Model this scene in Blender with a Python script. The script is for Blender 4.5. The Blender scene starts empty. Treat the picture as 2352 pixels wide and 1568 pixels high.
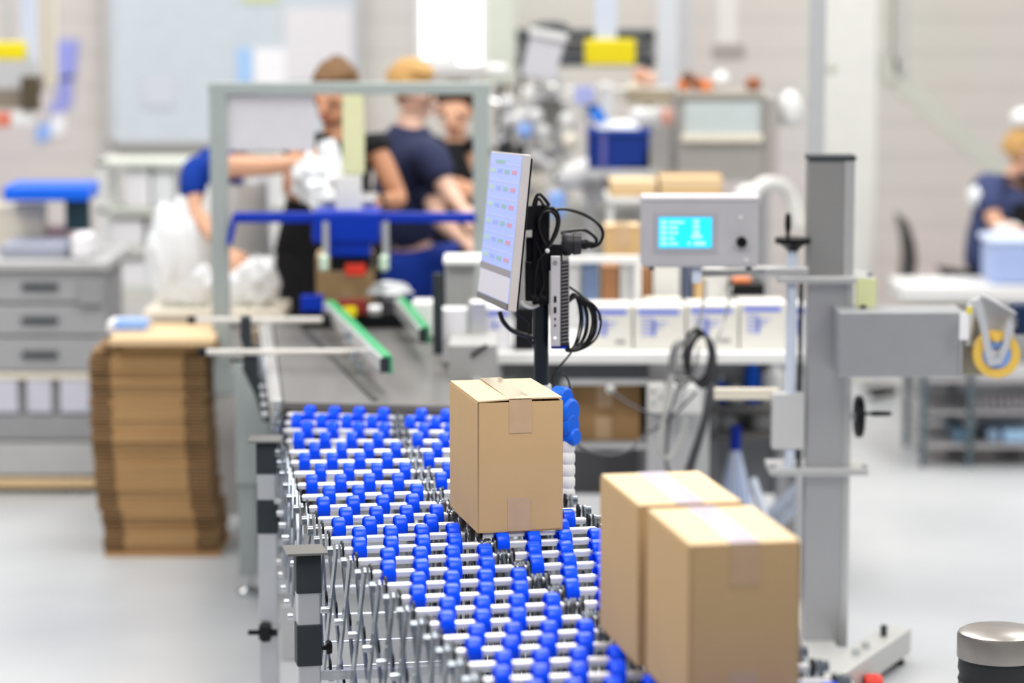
import bpy, bmesh, math, random
from mathutils import Vector, Matrix, noise
random.seed(7)
sc = bpy.context.scene
COL = sc.collection
PI = math.pi

# ------------------------------------------------------------------ camera
FPX, PITCH, CAMZ = 6650.0, math.radians(7.72), 2.10
cam_d = bpy.data.cameras.new('camera')
cam_d.sensor_width = 36.0
cam_d.lens = FPX / 2352 * 36
cam_d.clip_start, cam_d.clip_end = 0.1, 200
cam_d.dof.use_dof = True
cam_d.dof.focus_distance = 6.65
cam_d.dof.aperture_fstop = 1.62
cam = bpy.data.objects.new('camera', cam_d)
cam.location = (0, 0, CAMZ)
cam.rotation_euler = (PI/2 - PITCH, 0, 0)
COL.objects.link(cam)
sc.camera = cam

# ------------------------------------------------------------------ world, lamps, exposure
w = bpy.data.worlds.new('daylight'); sc.world = w; w.use_nodes = True
bg = w.node_tree.nodes['Background']
bg.inputs[0].default_value = (0.93, 0.96, 1.0, 1)
bg.inputs[1].default_value = 0.42

def area(name, loc, rot, sx, sy, power, col=(1, .98, .95)):
    d = bpy.data.lights.new(name, 'AREA'); d.shape = 'RECTANGLE'; d.size = sx; d.size_y = sy
    d.energy = power; d.color = col
    o = bpy.data.objects.new(name, d); o.location = loc; o.rotation_euler = rot; COL.objects.link(o); return o
for i, (x, y) in enumerate(((-3.2, 4.5), (0.2, 4.5), (3.6, 4.5), (-3.2, 9.0), (0.2, 9.0), (3.6, 9.0), (-3.2, 13.2), (0.2, 13.2), (3.6, 13.2))):  # unseen lamps added under the ceiling for overhead light
    area('added_ceiling_light', (x, y, 4.62), (0, 0, 0), 1.5, 2.6, 158)
sc.view_settings.view_transform = 'Standard'
sc.view_settings.look = 'None'
sc.view_settings.exposure = -0.68
sc.view_settings.gamma = 1.0
sc.view_settings.use_curve_mapping = False

# ------------------------------------------------------------------ helpers
CP, SP = math.cos(PITCH), math.sin(PITCH)
def at(x, y, Y):
    """world point on the plane world-Y = Y that a photograph pixel looks at"""
    u, v = (x - 1176) / FPX, (784 - y) / FPX
    dx, dy, dz = u, CP + SP*v, -SP + CP*v
    s = Y / dy
    return Vector((dx*s, Y, CAMZ + dz*s))
def atz(x, y, z):
    u, v = (x - 1176) / FPX, (784 - y) / FPX
    dx, dy, dz = u, CP + SP*v, -SP + CP*v
    s = (z - CAMZ) / dz
    return Vector((dx*s, dy*s, z))

MATS = {}
def mat(name, col=(.5, .5, .5), rough=.5, metal=0., noise_amt=.06, scale=12., bump=0., emit=0., trans=0., alpha=1., coat=0., stretch=None, spec=.32):
    if name in MATS: return MATS[name]
    m = bpy.data.materials.new(name); m.use_nodes = True
    nt = m.node_tree; b = nt.nodes['Principled BSDF']
    b.inputs['Roughness'].default_value = rough
    b.inputs['Metallic'].default_value = metal
    b.inputs['Specular IOR Level'].default_value = spec
    c = tuple(col) + (1,)
    tc = nt.nodes.new('ShaderNodeTexCoord'); mp = nt.nodes.new('ShaderNodeMapping')
    if stretch: mp.inputs['Scale'].default_value = stretch
    n = nt.nodes.new('ShaderNodeTexNoise'); n.inputs['Scale'].default_value = scale; n.inputs['Detail'].default_value = 4
    nt.links.new(tc.outputs['Object'], mp.inputs[0]); nt.links.new(mp.outputs[0], n.inputs['Vector'])
    mx = nt.nodes.new('ShaderNodeMix'); mx.data_type = 'RGBA'
    mx.inputs[6].default_value = tuple(max(0, k*(1-noise_amt)) for k in col) + (1,)
    mx.inputs[7].default_value = tuple(min(1, k*(1+noise_amt)) for k in col) + (1,)
    nt.links.new(n.outputs['Fac'], mx.inputs[0]); nt.links.new(mx.outputs[2], b.inputs['Base Color'])
    if bump:
        bp = nt.nodes.new('ShaderNodeBump'); bp.inputs['Strength'].default_value = bump; bp.inputs['Distance'].default_value = .01
        nt.links.new(n.outputs['Fac'], bp.inputs['Height']); nt.links.new(bp.outputs[0], b.inputs['Normal'])
    if emit:
        b.inputs['Emission Color'].default_value = c; b.inputs['Emission Strength'].default_value = emit
    b.inputs['Transmission Weight'].default_value = trans
    b.inputs['Alpha'].default_value = alpha
    b.inputs['Coat Weight'].default_value = coat
    MATS[name] = m; return m

WM = {}   # world matrix of every empty / parent
def local(o): return WM.get(o.name, Matrix.Identity(4))
class MB:
    def __init__(s): s.v = []; s.f = []
    def add(s, vs, fs):
        n = len(s.v); s.v += [Vector(p) for p in vs]; s.f += [tuple(i+n for i in f) for f in fs]; return s
    def box(s, c, d, rz=0, M=None):
        hx, hy, hz = d[0]/2, d[1]/2, d[2]/2
        T = M if M is not None else Matrix.Translation(c) @ Matrix.Rotation(rz, 4, 'Z')
        vs = [T @ Vector((x, y, z)) for x in (-hx, hx) for y in (-hy, hy) for z in (-hz, hz)]
        return s.add(vs, [(0,1,3,2),(4,6,7,5),(0,4,5,1),(2,3,7,6),(0,2,6,4),(1,5,7,3)])
    def bb(s, x0, y0, z0, x1, y1, z1):
        return s.box(((x0+x1)/2, (y0+y1)/2, (z0+z1)/2), (abs(x1-x0), abs(y1-y0), abs(z1-z0)))
    def px(s, x0, y0, x1, y1, Y, dep, z0=None, z1=None):
        """box whose front face at depth Y spans the pixel rectangle"""
        a = at(x0, y1, Y); b = at(x1, y0, Y)
        xa = at(x0, (y0+y1)/2, Y).x; xb = at(x1, (y0+y1)/2, Y).x
        return s.bb(xa, Y, a.z if z0 is None else z0, xb, Y+dep, b.z if z1 is None else z1)
    def bar(s, p0, p1, w, h, up=(0,0,1)):
        """rectangular bar from p0 to p1; w across, h along up"""
        p0, p1 = Vector(p0), Vector(p1); d = p1 - p0; L = d.length; d.normalize()
        u = Vector(up); x = d.cross(u)
        if x.length < 1e-5: x = d.cross(Vector((0, 1, 0)))
        x.normalize(); u = x.cross(d)
        T = Matrix((x, d, u)).transposed().to_4x4(); T.translation = (p0+p1)/2
        return s.box(None, (w, L, h), M=T)
    def cyl(s, p0, p1, r, n=16, r1=None):
        return s.lathe(p0, p1, [(0, 0), (0, r), (1, r if r1 is None else r1), (1, 0)], n)
    def lathe(s, p0, p1, prof, n=20):
        """prof: (t along p0->p1 as a fraction, radius)"""
        p0, p1 = Vector(p0), Vector(p1); d = p1 - p0; a = d.normalized()
        x = a.orthogonal().normalized(); y = a.cross(x)
        vs = []; fs = []; base = []
        for t, r in prof:
            c = p0 + d*t
            if r <= 1e-7: base.append([len(vs)]); vs.append(c)
            else:
                base.append(list(range(len(vs), len(vs)+n)))
                vs += [c + (x*math.cos(2*PI*k/n) + y*math.sin(2*PI*k/n))*r for k in range(n)]
        for A, B in zip(base, base[1:]):
            for k in range(n):
                k2 = (k+1) % n
                if len(A) == 1 and len(B) == 1: continue
                if len(A) == 1: fs.append((A[0], B[k2], B[k]))
                elif len(B) == 1: fs.append((A[k], A[k2], B[0]))
                else: fs.append((A[k], A[k2], B[k2], B[k]))
        return s.add(vs, fs)
    def tube(s, pts, r, n=8, smooth=True):
        pts = [Vector(p) for p in pts]
        if smooth: pts = crom(pts)
        vs = []; fs = []; x = None
        for i, p in enumerate(pts):
            t = (pts[min(i+1, len(pts)-1)] - pts[max(i-1, 0)])
            if t.length < 1e-9: t = Vector((0, 0, 1))
            t.normalize()
            if x is None: x = t.orthogonal().normalized()
            x = (x - t*x.dot(t));
            if x.length < 1e-6: x = t.orthogonal()
            x.normalize(); y = t.cross(x)
            vs += [p + (x*math.cos(2*PI*k/n) + y*math.sin(2*PI*k/n))*r for k in range(n)]
        for i in range(len(pts)-1):
            for k in range(n): fs.append((i*n+k, i*n+(k+1) % n, (i+1)*n+(k+1) % n, (i+1)*n+k))
        fs.append(tuple(range(n))[::-1]); fs.append(tuple(range((len(pts)-1)*n, len(pts)*n)))
        return s.add(vs, fs)
    def ball(s, c, r, n=16, sc3=(1, 1, 1), jit=0., seed=0, fr=3.):
        c = Vector(c); vs = []; fs = []; m = n//2
        for j in range(m+1):
            th = PI*j/m
            for k in range(n):
                ph = 2*PI*k/n
                d = Vector((math.sin(th)*math.cos(ph), math.sin(th)*math.sin(ph), math.cos(th)))
                q = r*(1 + (jit*noise.noise(d*fr + Vector((seed, seed*.7, 0))) if jit else 0))
                vs.append(c + Vector((d.x*sc3[0], d.y*sc3[1], d.z*sc3[2]))*q)
        for j in range(m):
            for k in range(n): fs.append((j*n+k, (j+1)*n+k, (j+1)*n+(k+1) % n, j*n+(k+1) % n))
        return s.add(vs, fs)
    def prism(s, poly, o, ux, uy, dep):
        """polygon poly (2-D) in plane o + a*ux + b*uy extruded by the vector dep"""
        o, ux, uy, dep = map(Vector, (o, ux, uy, dep)); n = len(poly)
        a = [o + ux*p[0] + uy*p[1] for p in poly]
        return s.add(a + [p + dep for p in a], [tuple(range(n))[::-1], tuple(range(n, 2*n))] + [(i, (i+1) % n, n+(i+1) % n, n+i) for i in range(n)])
    def build(s, name, m, parent=None, bevel=0., smooth=False, sub=0, **tags):
        me = bpy.data.meshes.new(name)
        vs = s.v
        if parent is not None:
            inv = local(parent).inverted(); vs = [inv @ p for p in vs]; org = Vector()
        else:
            xs = [p.x for p in vs]; ys = [p.y for p in vs]
            org = Vector(((min(xs)+max(xs))/2, (min(ys)+max(ys))/2, min(p.z for p in vs))); vs = [p - org for p in vs]
        me.from_pydata([tuple(p) for p in vs], [], s.f); me.validate()
        bm = bmesh.new(); bm.from_mesh(me); bmesh.ops.remove_doubles(bm, verts=bm.verts, dist=1e-6)
        bmesh.ops.recalc_face_normals(bm, faces=bm.faces); bm.to_mesh(me); bm.free()
        me.materials.append(m)
        if smooth:
            me.shade_smooth()
            try: me.set_sharp_from_angle(angle=math.radians(38))
            except Exception: pass
        o = bpy.data.objects.new(name, me); COL.objects.link(o)
        if parent is not None: o.parent = parent; WM[o.name] = local(parent).copy()
        else: o.location = org; WM[o.name] = Matrix.Translation(org)
        if bevel:
            b = o.modifiers.new('bevel', 'BEVEL'); b.width = bevel; b.segments = 2; b.limit_method = 'ANGLE'; b.angle_limit = .7
        for k, v in tags.items(): o[k] = v
        return o
def crom(p, k=6):
    if len(p) < 3: return p
    q = [p[0]*2-p[1]] + p + [p[-1]*2-p[-2]]; out = []
    for i in range(1, len(q)-2):
        for j in range(k):
            t = j/k; a, b, c, d = q[i-1:i+3]
            out.append(.5*((2*b) + (c-a)*t + (2*a-5*b+4*c-d)*t*t + (3*b-a-3*c+d)*t**3))
    return out + [p[-1]]
def thing(name, label, cat, loc=(0, 0, 0), rz=0, group=None):
    o = bpy.data.objects.new(name, None); COL.objects.link(o)
    o.location = loc; o.rotation_euler = (0, 0, rz); o['label'] = label; o['category'] = cat
    if group: o['group'] = group
    WM[o.name] = Matrix.Translation(loc) @ Matrix.Rotation(rz, 4, 'Z'); return o
def one(mb, name, m, label, cat, group=None, **k):
    o = mb.build(name, m, None, **k); o['label'] = label; o['category'] = cat
    if group: o['group'] = group
    return o
def struct(mb, name, m, **k): return mb.build(name, m, None, kind='structure', **k)
def dup(root, loc, rz=0, label=None):
    r = root.copy(); COL.objects.link(r); r.location = loc; r.rotation_euler = (0, 0, rz)
    if label: r['label'] = label
    WM[r.name] = Matrix.Translation(loc) @ Matrix.Rotation(rz, 4, 'Z')
    for ch in list(root.children):
        c = ch.copy(); COL.objects.link(c); c.parent = r
        for g in ch.children:
            d = g.copy(); COL.objects.link(d); d.parent = c
    return r

# ------------------------------------------------------------------ materials
white = mat('white_paint', (.80, .80, .79), .45)
offwhite = mat('off_white_plastic', (.72, .71, .68), .4)
cream = mat('cream_board', (.76, .70, .58), .5)
steel = mat('brushed_steel', (.50, .50, .52), .38, .75, .05, 30, stretch=(1, 1, 8))
steel_l = mat('light_steel', (.62, .62, .62), .32, .7, .05, 25)
alu = mat('aluminium_tube', (.88, .88, .90), .22, .45, .03, 30)
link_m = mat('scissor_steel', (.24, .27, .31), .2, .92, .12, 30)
zinc = mat('zinc_plated_steel', (.62, .64, .66), .25, .95, .06, 40)
chrome = mat('chrome_rod', (.75, .77, .80), .12, 1., .02)
grey_paint = mat('grey_green_paint', (.36, .40, .39), .45, .15)
grey_plastic = mat('dark_grey_plastic', (.035, .042, .048), .5, spec=.2)
mid_grey = mat('mid_grey_paint', (.30, .30, .31), .45)
lite_grey = mat('light_grey_paint', (.55, .55, .56), .42)
black = mat('black_plastic', (.006, .006, .008), .4, spec=.2)
blackr = mat('black_rubber_cable', (.005, .005, .006), .3, spec=.35)
wheel_blue = mat('blue_wheel_plastic', (.0, .075, 1.0), .25, 0, .05, 20, spec=.22)
hub_m = mat('dark_wheel_hub', (.02, .03, .10), .5)
blue_m = mat('blue_painted_steel', (.002, .03, .38), .4, spec=.2)
blue_l = mat('light_blue_plastic', (.25, .42, .85), .4)
blue_b = mat('bright_blue_plastic', (.0, .12, .75), .4)
navy = mat('navy_cotton', (.022, .028, .075), .85, bump=.2)
royal = mat('royal_blue_cotton', (.0, .025, .25), .85, bump=.2)
black_cloth = mat('black_cotton', (.006, .006, .008), .9)
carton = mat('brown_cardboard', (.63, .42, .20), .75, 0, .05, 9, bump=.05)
carton_lit = mat('top_lit_cardboard', (.74, .55, .33), .7, 0, .05, 9, bump=.05)  # lighter cardboard copy with the light from above put into its colour
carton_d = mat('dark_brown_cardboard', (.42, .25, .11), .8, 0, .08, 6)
tape_m = mat('clear_packing_tape', (.64, .49, .32), .16, 0, .12, 40, coat=.8, stretch=(1, .1, 1))
tape_p = mat('darker_packing_tape', (.60, .41, .24), .35, 0, .12, 30, coat=.15)  # front patches, darker and less glossy than the top tape
belt_m = mat('grey_conveyor_belt', (.16, .155, .15), .35, 0, .18, 3, stretch=(6, .4, 1))
yellow = mat('yellow_sign_plastic', (.80, .66, .01), .4)
tape_y = mat('yellow_tape_roll', (.80, .52, .10), .3, coat=.3)
green = mat('green_guide_plastic', (.05, .42, .16), .3)
skin = mat('skin', (.72, .40, .26), .5)
skin_d = mat('tanned_skin', (.48, .23, .13), .5)
hair_br = mat('brown_hair', (.16, .085, .035), .7, 0, .5, 60)
hair_gi = mat('ginger_hair', (.50, .29, .10), .7, 0, .35, 50)
hair_dk = mat('dark_hair', (.06, .025, .015), .7, 0, .4, 60)
film = mat('white_plastic_film', (.82, .84, .86), .25, 0, .05, 14, bump=.5)
orange = mat('orange_plastic', (.70, .20, .05), .4)
red = mat('red_plastic', (.70, .04, .02), .4)
paper = mat('white_paper', (.84, .83, .86), .7)
ink = mat('blue_print', (.18, .24, .72), .6)
inkd = mat('grey_print', (.25, .25, .26), .6)
pale = mat('pale_blue_enamel', (.62, .68, .80), .4)
lilac = mat('lilac_blue_print', (.30, .32, .72), .6)
wood = mat('pale_wood', (.72, .52, .30), .6, 0, .15, 4, stretch=(.3, 4, 1))
plant = mat('green_leaf', (.10, .22, .06), .6)

# ------------------------------------------------------------------ setting
def wall_mat(name, col, line):
    m = bpy.data.materials.new(name); m.use_nodes = True; nt = m.node_tree; b = nt.nodes['Principled BSDF']
    tc = nt.nodes.new('ShaderNodeTexCoord'); sp = nt.nodes.new('ShaderNodeSeparateXYZ'); nt.links.new(tc.outputs['Object'], sp.inputs[0])
    mm = nt.nodes.new('ShaderNodeMath'); mm.operation = 'MULTIPLY'; mm.inputs[1].default_value = 1/.19; nt.links.new(sp.outputs['Z'], mm.inputs[0])
    fr = nt.nodes.new('ShaderNodeMath'); fr.operation = 'FRACT'; nt.links.new(mm.outputs[0], fr.inputs[0])
    lt = nt.nodes.new('ShaderNodeMath'); lt.operation = 'LESS_THAN'; lt.inputs[1].default_value = .12; nt.links.new(fr.outputs[0], lt.inputs[0])
    n = nt.nodes.new('ShaderNodeTexNoise'); n.inputs['Scale'].default_value = .7; nt.links.new(tc.outputs['Object'], n.inputs['Vector'])
    mx = nt.nodes.new('ShaderNodeMix'); mx.data_type = 'RGBA'; mx.inputs[6].default_value = col + (1,); mx.inputs[7].default_value = line + (1,)
    nt.links.new(lt.outputs[0], mx.inputs[0])
    m2 = nt.nodes.new('ShaderNodeMix'); m2.data_type = 'RGBA'; m2.blend_type = 'MULTIPLY'; m2.inputs[0].default_value = .18
    nt.links.new(mx.outputs[2], m2.inputs[6]); nt.links.new(n.outputs['Color'], m2.inputs[7]); nt.links.new(m2.outputs[2], b.inputs['Base Color'])
    b.inputs['Roughness'].default_value = .6; return m
def floor_mat():
    m = bpy.data.materials.new('polished_concrete'); m.use_nodes = True; nt = m.node_tree; b = nt.nodes['Principled BSDF']
    tc = nt.nodes.new('ShaderNodeTexCoord'); n = nt.nodes.new('ShaderNodeTexNoise'); n.inputs['Scale'].default_value = .8; n.inputs['Detail'].default_value = 6
    nt.links.new(tc.outputs['Object'], n.inputs['Vector'])
    r = nt.nodes.new('ShaderNodeValToRGB'); r.color_ramp.elements[0].position = .3; r.color_ramp.elements[0].color = (.40, .42, .45, 1)
    r.color_ramp.elements[1].position = .7; r.color_ramp.elements[1].color = (.55, .56, .57, 1)
    nt.links.new(n.outputs['Fac'], r.inputs[0]); nt.links.new(r.outputs[0], b.inputs['Base Color'])
    n2 = nt.nodes.new('ShaderNodeTexNoise'); n2.inputs['Scale'].default_value = 2.5; nt.links.new(tc.outputs['Object'], n2.inputs['Vector'])
    mr = nt.nodes.new('ShaderNodeMapRange'); mr.inputs[3].default_value = .22; mr.inputs[4].default_value = .42
    nt.links.new(n2.outputs['Fac'], mr.inputs[0]); nt.links.new(mr.outputs[0], b.inputs['Roughness'])
    return m
WY = 16.0
struct(MB().bb(-8, -2, -.1, 8, WY+.2, 0), 'floor', floor_mat())
struct(MB().bb(-8, -2, 4.8, 8, WY+.2, 4.95), 'ceiling', white)
wm = wall_mat('wall_siding', (.64, .60, .565), (.57, .535, .505))
wx0, wx1 = at(958, 100, WY).x, at(1116, 100, WY).x
wz = at(1000, 165, WY).z; wzt = 4.0
wb = MB().bb(-8, WY, 0, wx0, WY+.2, 4.8).bb(wx1, WY, 0, 8, WY+.2, 4.8).bb(wx0, WY, 0, wx1, WY+.2, wz).bb(wx0, WY, wzt, wx1, WY+.2, 4.8)
struct(wb, 'wall_back', wm)
struct(MB().bb(-8, WY-.02, 0, 8, WY, .12), 'baseboard_back', lite_grey)
wf = MB()
xm = at(1040, 100, WY).x
for a, b in ((wx0, wx0+.03), (xm-.035, xm+.035), (wx1-.03, wx1)): wf.bb(a, WY-.02, wz, b, WY+.12, wzt)
for z in (wz, wzt-.05): wf.bb(wx0, WY-.03, z, wx1, WY+.12, z+.05)
struct(wf, 'window_1', white)
MB().bb(wx0+.02, WY-.02, wz, xm, WY+.06, at(0, 130, WY).z).build('window_1_ledge', white, None, kind='structure')
pane = mat('daylit_pane', (1, 1, 1), .2, emit=3.2, noise_amt=0)
struct(MB().bb(wx0, WY+.08, wz, wx1, WY+.09, wzt), 'window_1_pane', pane)
lamp_panel = mat('lamp_diffuser', (1, .98, .95), .5, emit=3.)
lamp0 = None  # unseen lamp panels added to go with the overhead area lights
for x in (-3.2, .2, 3.6):
    for y in (4.5, 9.0, 13.2):
        if lamp0 is None:
            lamp0 = thing('added_ceiling_lamp', 'white panel lamp under the ceiling, near row, left end', 'lamp', (x, y, 4.64), 0, 'added panel lamps under the ceiling')
            MB().bb(x-.8, y-1.35, 4.74, x+.8, y+1.35, 4.80).build('housing', white, lamp0)
            MB().bb(x-.76, y-1.31, 4.72, x+.76, y+1.31, 4.74).build('diffuser', lamp_panel, lamp0)
        else: dup(lamp0, (x, y, 4.64), 0, 'added white panel lamp under the ceiling, %s row, %s' % ({4.5: 'near', 9.0: 'middle', 13.2: 'far'}[y], {-3.2: 'left end', .2: 'centre', 3.6: 'right end'}[x]))
# big structural pillar with its diagonal brace
pil = thing('structural_pillar', 'wide white square pillar with a diagonal brace in front of the back wall', 'pillar', (2., 14, 0)); pil['kind'] = 'structure'
pw = mat('warm_white_paint', (.76, .755, .71), .5)
q0, q1 = at(1898, 300, 14).x, at(2012, 300, 14).x
MB().bb(q0, 14, 0, q1, 14.3, 4.8).build('post', pw, pil, bevel=.008)
MB().bar(at(2025, 150, 14.1), at(2420, 500, 14.1), .08, .10).build('brace', mat('brace_paint', (.56, .56, .50), .5), pil)
MB().bb(at(2060,0,14).x, 14.05, at(2060,170,14).z, at(2092,0,14).x, 14.2, 4.8).build('cable_duct', mat('duct', (.5,.49,.46),.5), pil)
MB().bar(at(1990, 160, 14.1), at(2060, 160, 14.1), .1, .12).build('bracket', mat('brace_paint', (.6, .6, .55)), pil)

# ------------------------------------------------------------------ flexible skate-wheel conveyor
ZS = .80; WR = .029; ZA = ZS - WR
rows_px = [(660,953,.026),(655,972,.02),(651,990,.014),(657,1015,.004),(664,1040,-.008),(668,1064,-.012),(675,1089,-.015),(683,1116,-.022),(692,1143,-.03),
 (708,1168,-.033),(728,1194,-.036),(742,1217,-.038),(757,1240,-.04),(788,1264,-.041),(820,1290,-.042),(853,1318,-.043),(887,1347,-.044),(919,1376,-.044),(951,1406,-.045),
 (984,1437,-.045),(1015,1469,-.045),(1044,1499,-.045),(1073,1531,-.045)]
rows = []
for x, y, s in rows_px:
    p = atz(x, y, ZA); rows.append((Vector((p.x, p.y, 0)), math.atan(-s*p.y/(CAMZ-ZA))))
d = (rows[-1][0] - rows[-5][0]) / 4
for k in range(8): rows.append((rows[-1][0] + d, rows[-1][1]))
WID = .62
fc = thing('flexible_conveyor', 'curved expandable conveyor with blue skate wheels on silver axles and scissor side links', 'conveyor', (rows[12][0].x+.3, rows[12][0].y, 0))
ax_s = []
wheel_proto = None
def wheel_mesh():
    b = MB(); r = WR; h = .0145
    b.lathe((-h, 0, 0), (h, 0, 0), [(.30, .0), (.30, .008), (.36, .0225), (.02, .0235), (0, .0250), (.10, r*.985), (.22, r), (.78, r), (.9, r*.985), (1, .0250), (.98, .0235), (.64, .0225), (.70, .008), (.70, 0)], 26)
    return b
wheels = []
for i, (p, a) in enumerate(rows):
    u = Vector((math.cos(a), math.sin(a), 0)); o = Vector((p.x, p.y, ZA))
    off = [.068+.072*k for k in range(4)] + [.394+.072*k for k in range(3)] if i % 2 == 0 else [.036+.072*k for k in range(4)] + [.36+.072*k for k in range(4)]
    for t in off: wheels.append((i, o + u*t, a))
    ax_s.append((o, u))
axles = []
for i, (o, u) in enumerate(ax_s):
    b = MB().cyl(o, o + u*WID, .0062, 12)
    # spacer sleeves between the wheels
    ts = sorted([(q - o).length for j, q, a in wheels if j == i]); lim = [.004] + ts + [WID-.004]
    for t0, t1 in zip(lim, lim[1:]):
        s0, s1 = t0 + (.0150 if t0 > .01 else 0), t1 - (.0150 if t1 < WID-.01 else 0)
        if t0 < .325 < t1: 
            if .306 - s0 > .006: b.cyl(o+u*s0, o+u*.306, .0085, 12)
            if s1 - .344 > .006: b.cyl(o+u*.344, o+u*s1, .0085, 12)
        elif s1 - s0 > .006: b.cyl(o+u*s0, o+u*s1, .0085, 12)
    ax = b.build('axle', alu, fc, smooth=True); axles.append(ax)
# the hundred wheels that show largest are pieces of their axles; the remaining ones are one part
def showing(w):
    i, q, a = w
    d = q.y*CP - (q.z-CAMZ)*SP; v = -q.y*SP + (q.z-CAMZ)*CP*-1
    yy = 784 + FPX*((-(q.z-CAMZ)*CP) - q.y*SP)/d; xx = 1176 + FPX*q.x/d
    hid = (1032 < xx < 1290 and 900 < yy < 1200) or (xx > 1385 and yy < 1468 + .0*xx) or (xx > 1480) or yy > 1580
    return (0 if hid else 1)*1000/d
ranked = sorted(wheels, key=showing, reverse=True)
me_w = None
for i, q, a in ranked[:100]:
    T = Matrix.Translation(q) @ Matrix.Rotation(a, 4, 'Z')
    if me_w is None:
        t = MB(); wb_ = wheel_mesh(); t.v, t.f = wb_.v, wb_.f
        tmp = t.build('wheel', wheel_blue, None, smooth=True); 
        for vv in tmp.data.vertices: vv.co = vv.co + tmp.location   # back to the wheel's own centre
        me_w = tmp.data; o = tmp; o.location = (0, 0, 0)
    else:
        o = bpy.data.objects.new('wheel', me_w); COL.objects.link(o)
    o.parent = axles[i]; o.matrix_local = local(axles[i]).inverted() @ T
far = MB()
for i, q, a in ranked[100:]:
    T = Matrix.Translation(q) @ Matrix.Rotation(a, 4, 'Z'); wb_ = wheel_mesh(); far.add([T @ p for p in wb_.v], wb_.f)
far.build('wheel', wheel_blue, fc, smooth=True, kind='stuff')
# scissor lattices: left, middle (a pair) and right
HZ = .295; ZB = ZA - HZ
def flatlink(b, p, q, side, w=.030, th=.005):
    p, q = Vector(p), Vector(q); d = (q-p).normalized(); side = Vector(side).normalized(); n = d.cross(side).normalized()
    L = (q-p).length; poly = []
    for k in range(9):
        t = PI/2 + PI*k/8; poly.append((math.cos(t)*w/2, math.sin(t)*w/2))
    for k in range(9):
        t = -PI/2 + PI*k/8; poly.append((L + math.cos(t)*w/2, math.sin(t)*w/2))
    b.prism(poly, p, d, n, side*th)
nlink = 0
for sname, offs in (('left', (-.012,)), ('middle', (.316, .334)), ('right', (WID+.012,))):
    for off in offs:
        for par in (0, 1):
            for i in range(len(rows)-1):
                o0, u0 = ax_s[i]; o2, u2 = ax_s[i+1]
                e = off + (.006 if par else -.006)
                a0, a2 = o0 + u0*e, o2 + u2*e
                A, B = (a0, Vector((a2.x, a2.y, ZB))) if par else (Vector((a0.x, a0.y, ZB)), a2)
                if sname == 'left' and nlink < 96:
                    b = MB(); flatlink(b, A, B, u0); b.build('scissor_link', link_m, fc, smooth=True); nlink += 1
                else:
                    if sname not in globals().get('REST', {}): REST = globals().setdefault('REST', {}); REST[sname] = MB()
                    flatlink(REST[sname], A, B, u0)
dark_link = mat('dark_scissor_steel', (.09, .10, .12), .3, .85)  # middle links given a darker colour against bright ceiling reflections
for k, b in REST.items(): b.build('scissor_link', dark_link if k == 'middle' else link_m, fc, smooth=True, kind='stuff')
rv = MB(); ends = MB()
for i, (o, u) in enumerate(ax_s):
    for off in (-.03, .325, WID+.03):
        ends.cyl(o+u*(off-.006), o+u*(off+.006), .0115, 14)
        c = Vector((o.x, o.y, ZB)) + u*off; rv.cyl(c-u*.006, c+u*.006, .009, 12)
        if i < len(ax_s)-1:
            o2 = ax_s[i+1][0]; c = Vector(((o.x+o2.x)/2, (o.y+o2.y)/2, (ZA+ZB)/2)) + u*(-.024 if off < 0 else off); rv.cyl(c-u*.012, c+u*.008, .008, 12)
ws = MB()
for i, (o, u) in enumerate(ax_s):
    for off in (-.004, .346, WID+.004):
        for zc in (ZA, ZB): c = Vector((o.x, o.y, zc)) + u*off; ws.cyl(c, c+u*.004, .0225 if off < 0 else .017, 18)
        if i < len(ax_s)-1: o2 = ax_s[i+1][0]; c = Vector(((o.x+o2.x)/2, (o.y+o2.y)/2, (ZA+ZB)/2)) + u*off; ws.cyl(c, c+u*.004, .020 if off < 0 else .015, 18)
ws.build('black_washer', black, fc, smooth=True, kind='stuff')
ends.build('axle_end_nut', link_m, fc, smooth=True, kind='stuff'); rv.build('pivot_rivet', zinc, fc, smooth=True, kind='stuff')
lw = MB()
for i, (o, u) in list(enumerate(ax_s))[::2]: lw.cyl(Vector((o.x, o.y, ZB))-u*.01, Vector((o.x, o.y, ZB))+u*(WID+.01), .0035, 10)
lw.build('lower_cross_rod', zinc, fc, smooth=True, kind='stuff')
lite_metal = mat('bright_square_tube', (.56, .57, .59), .3, .6, .05, 18)
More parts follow.
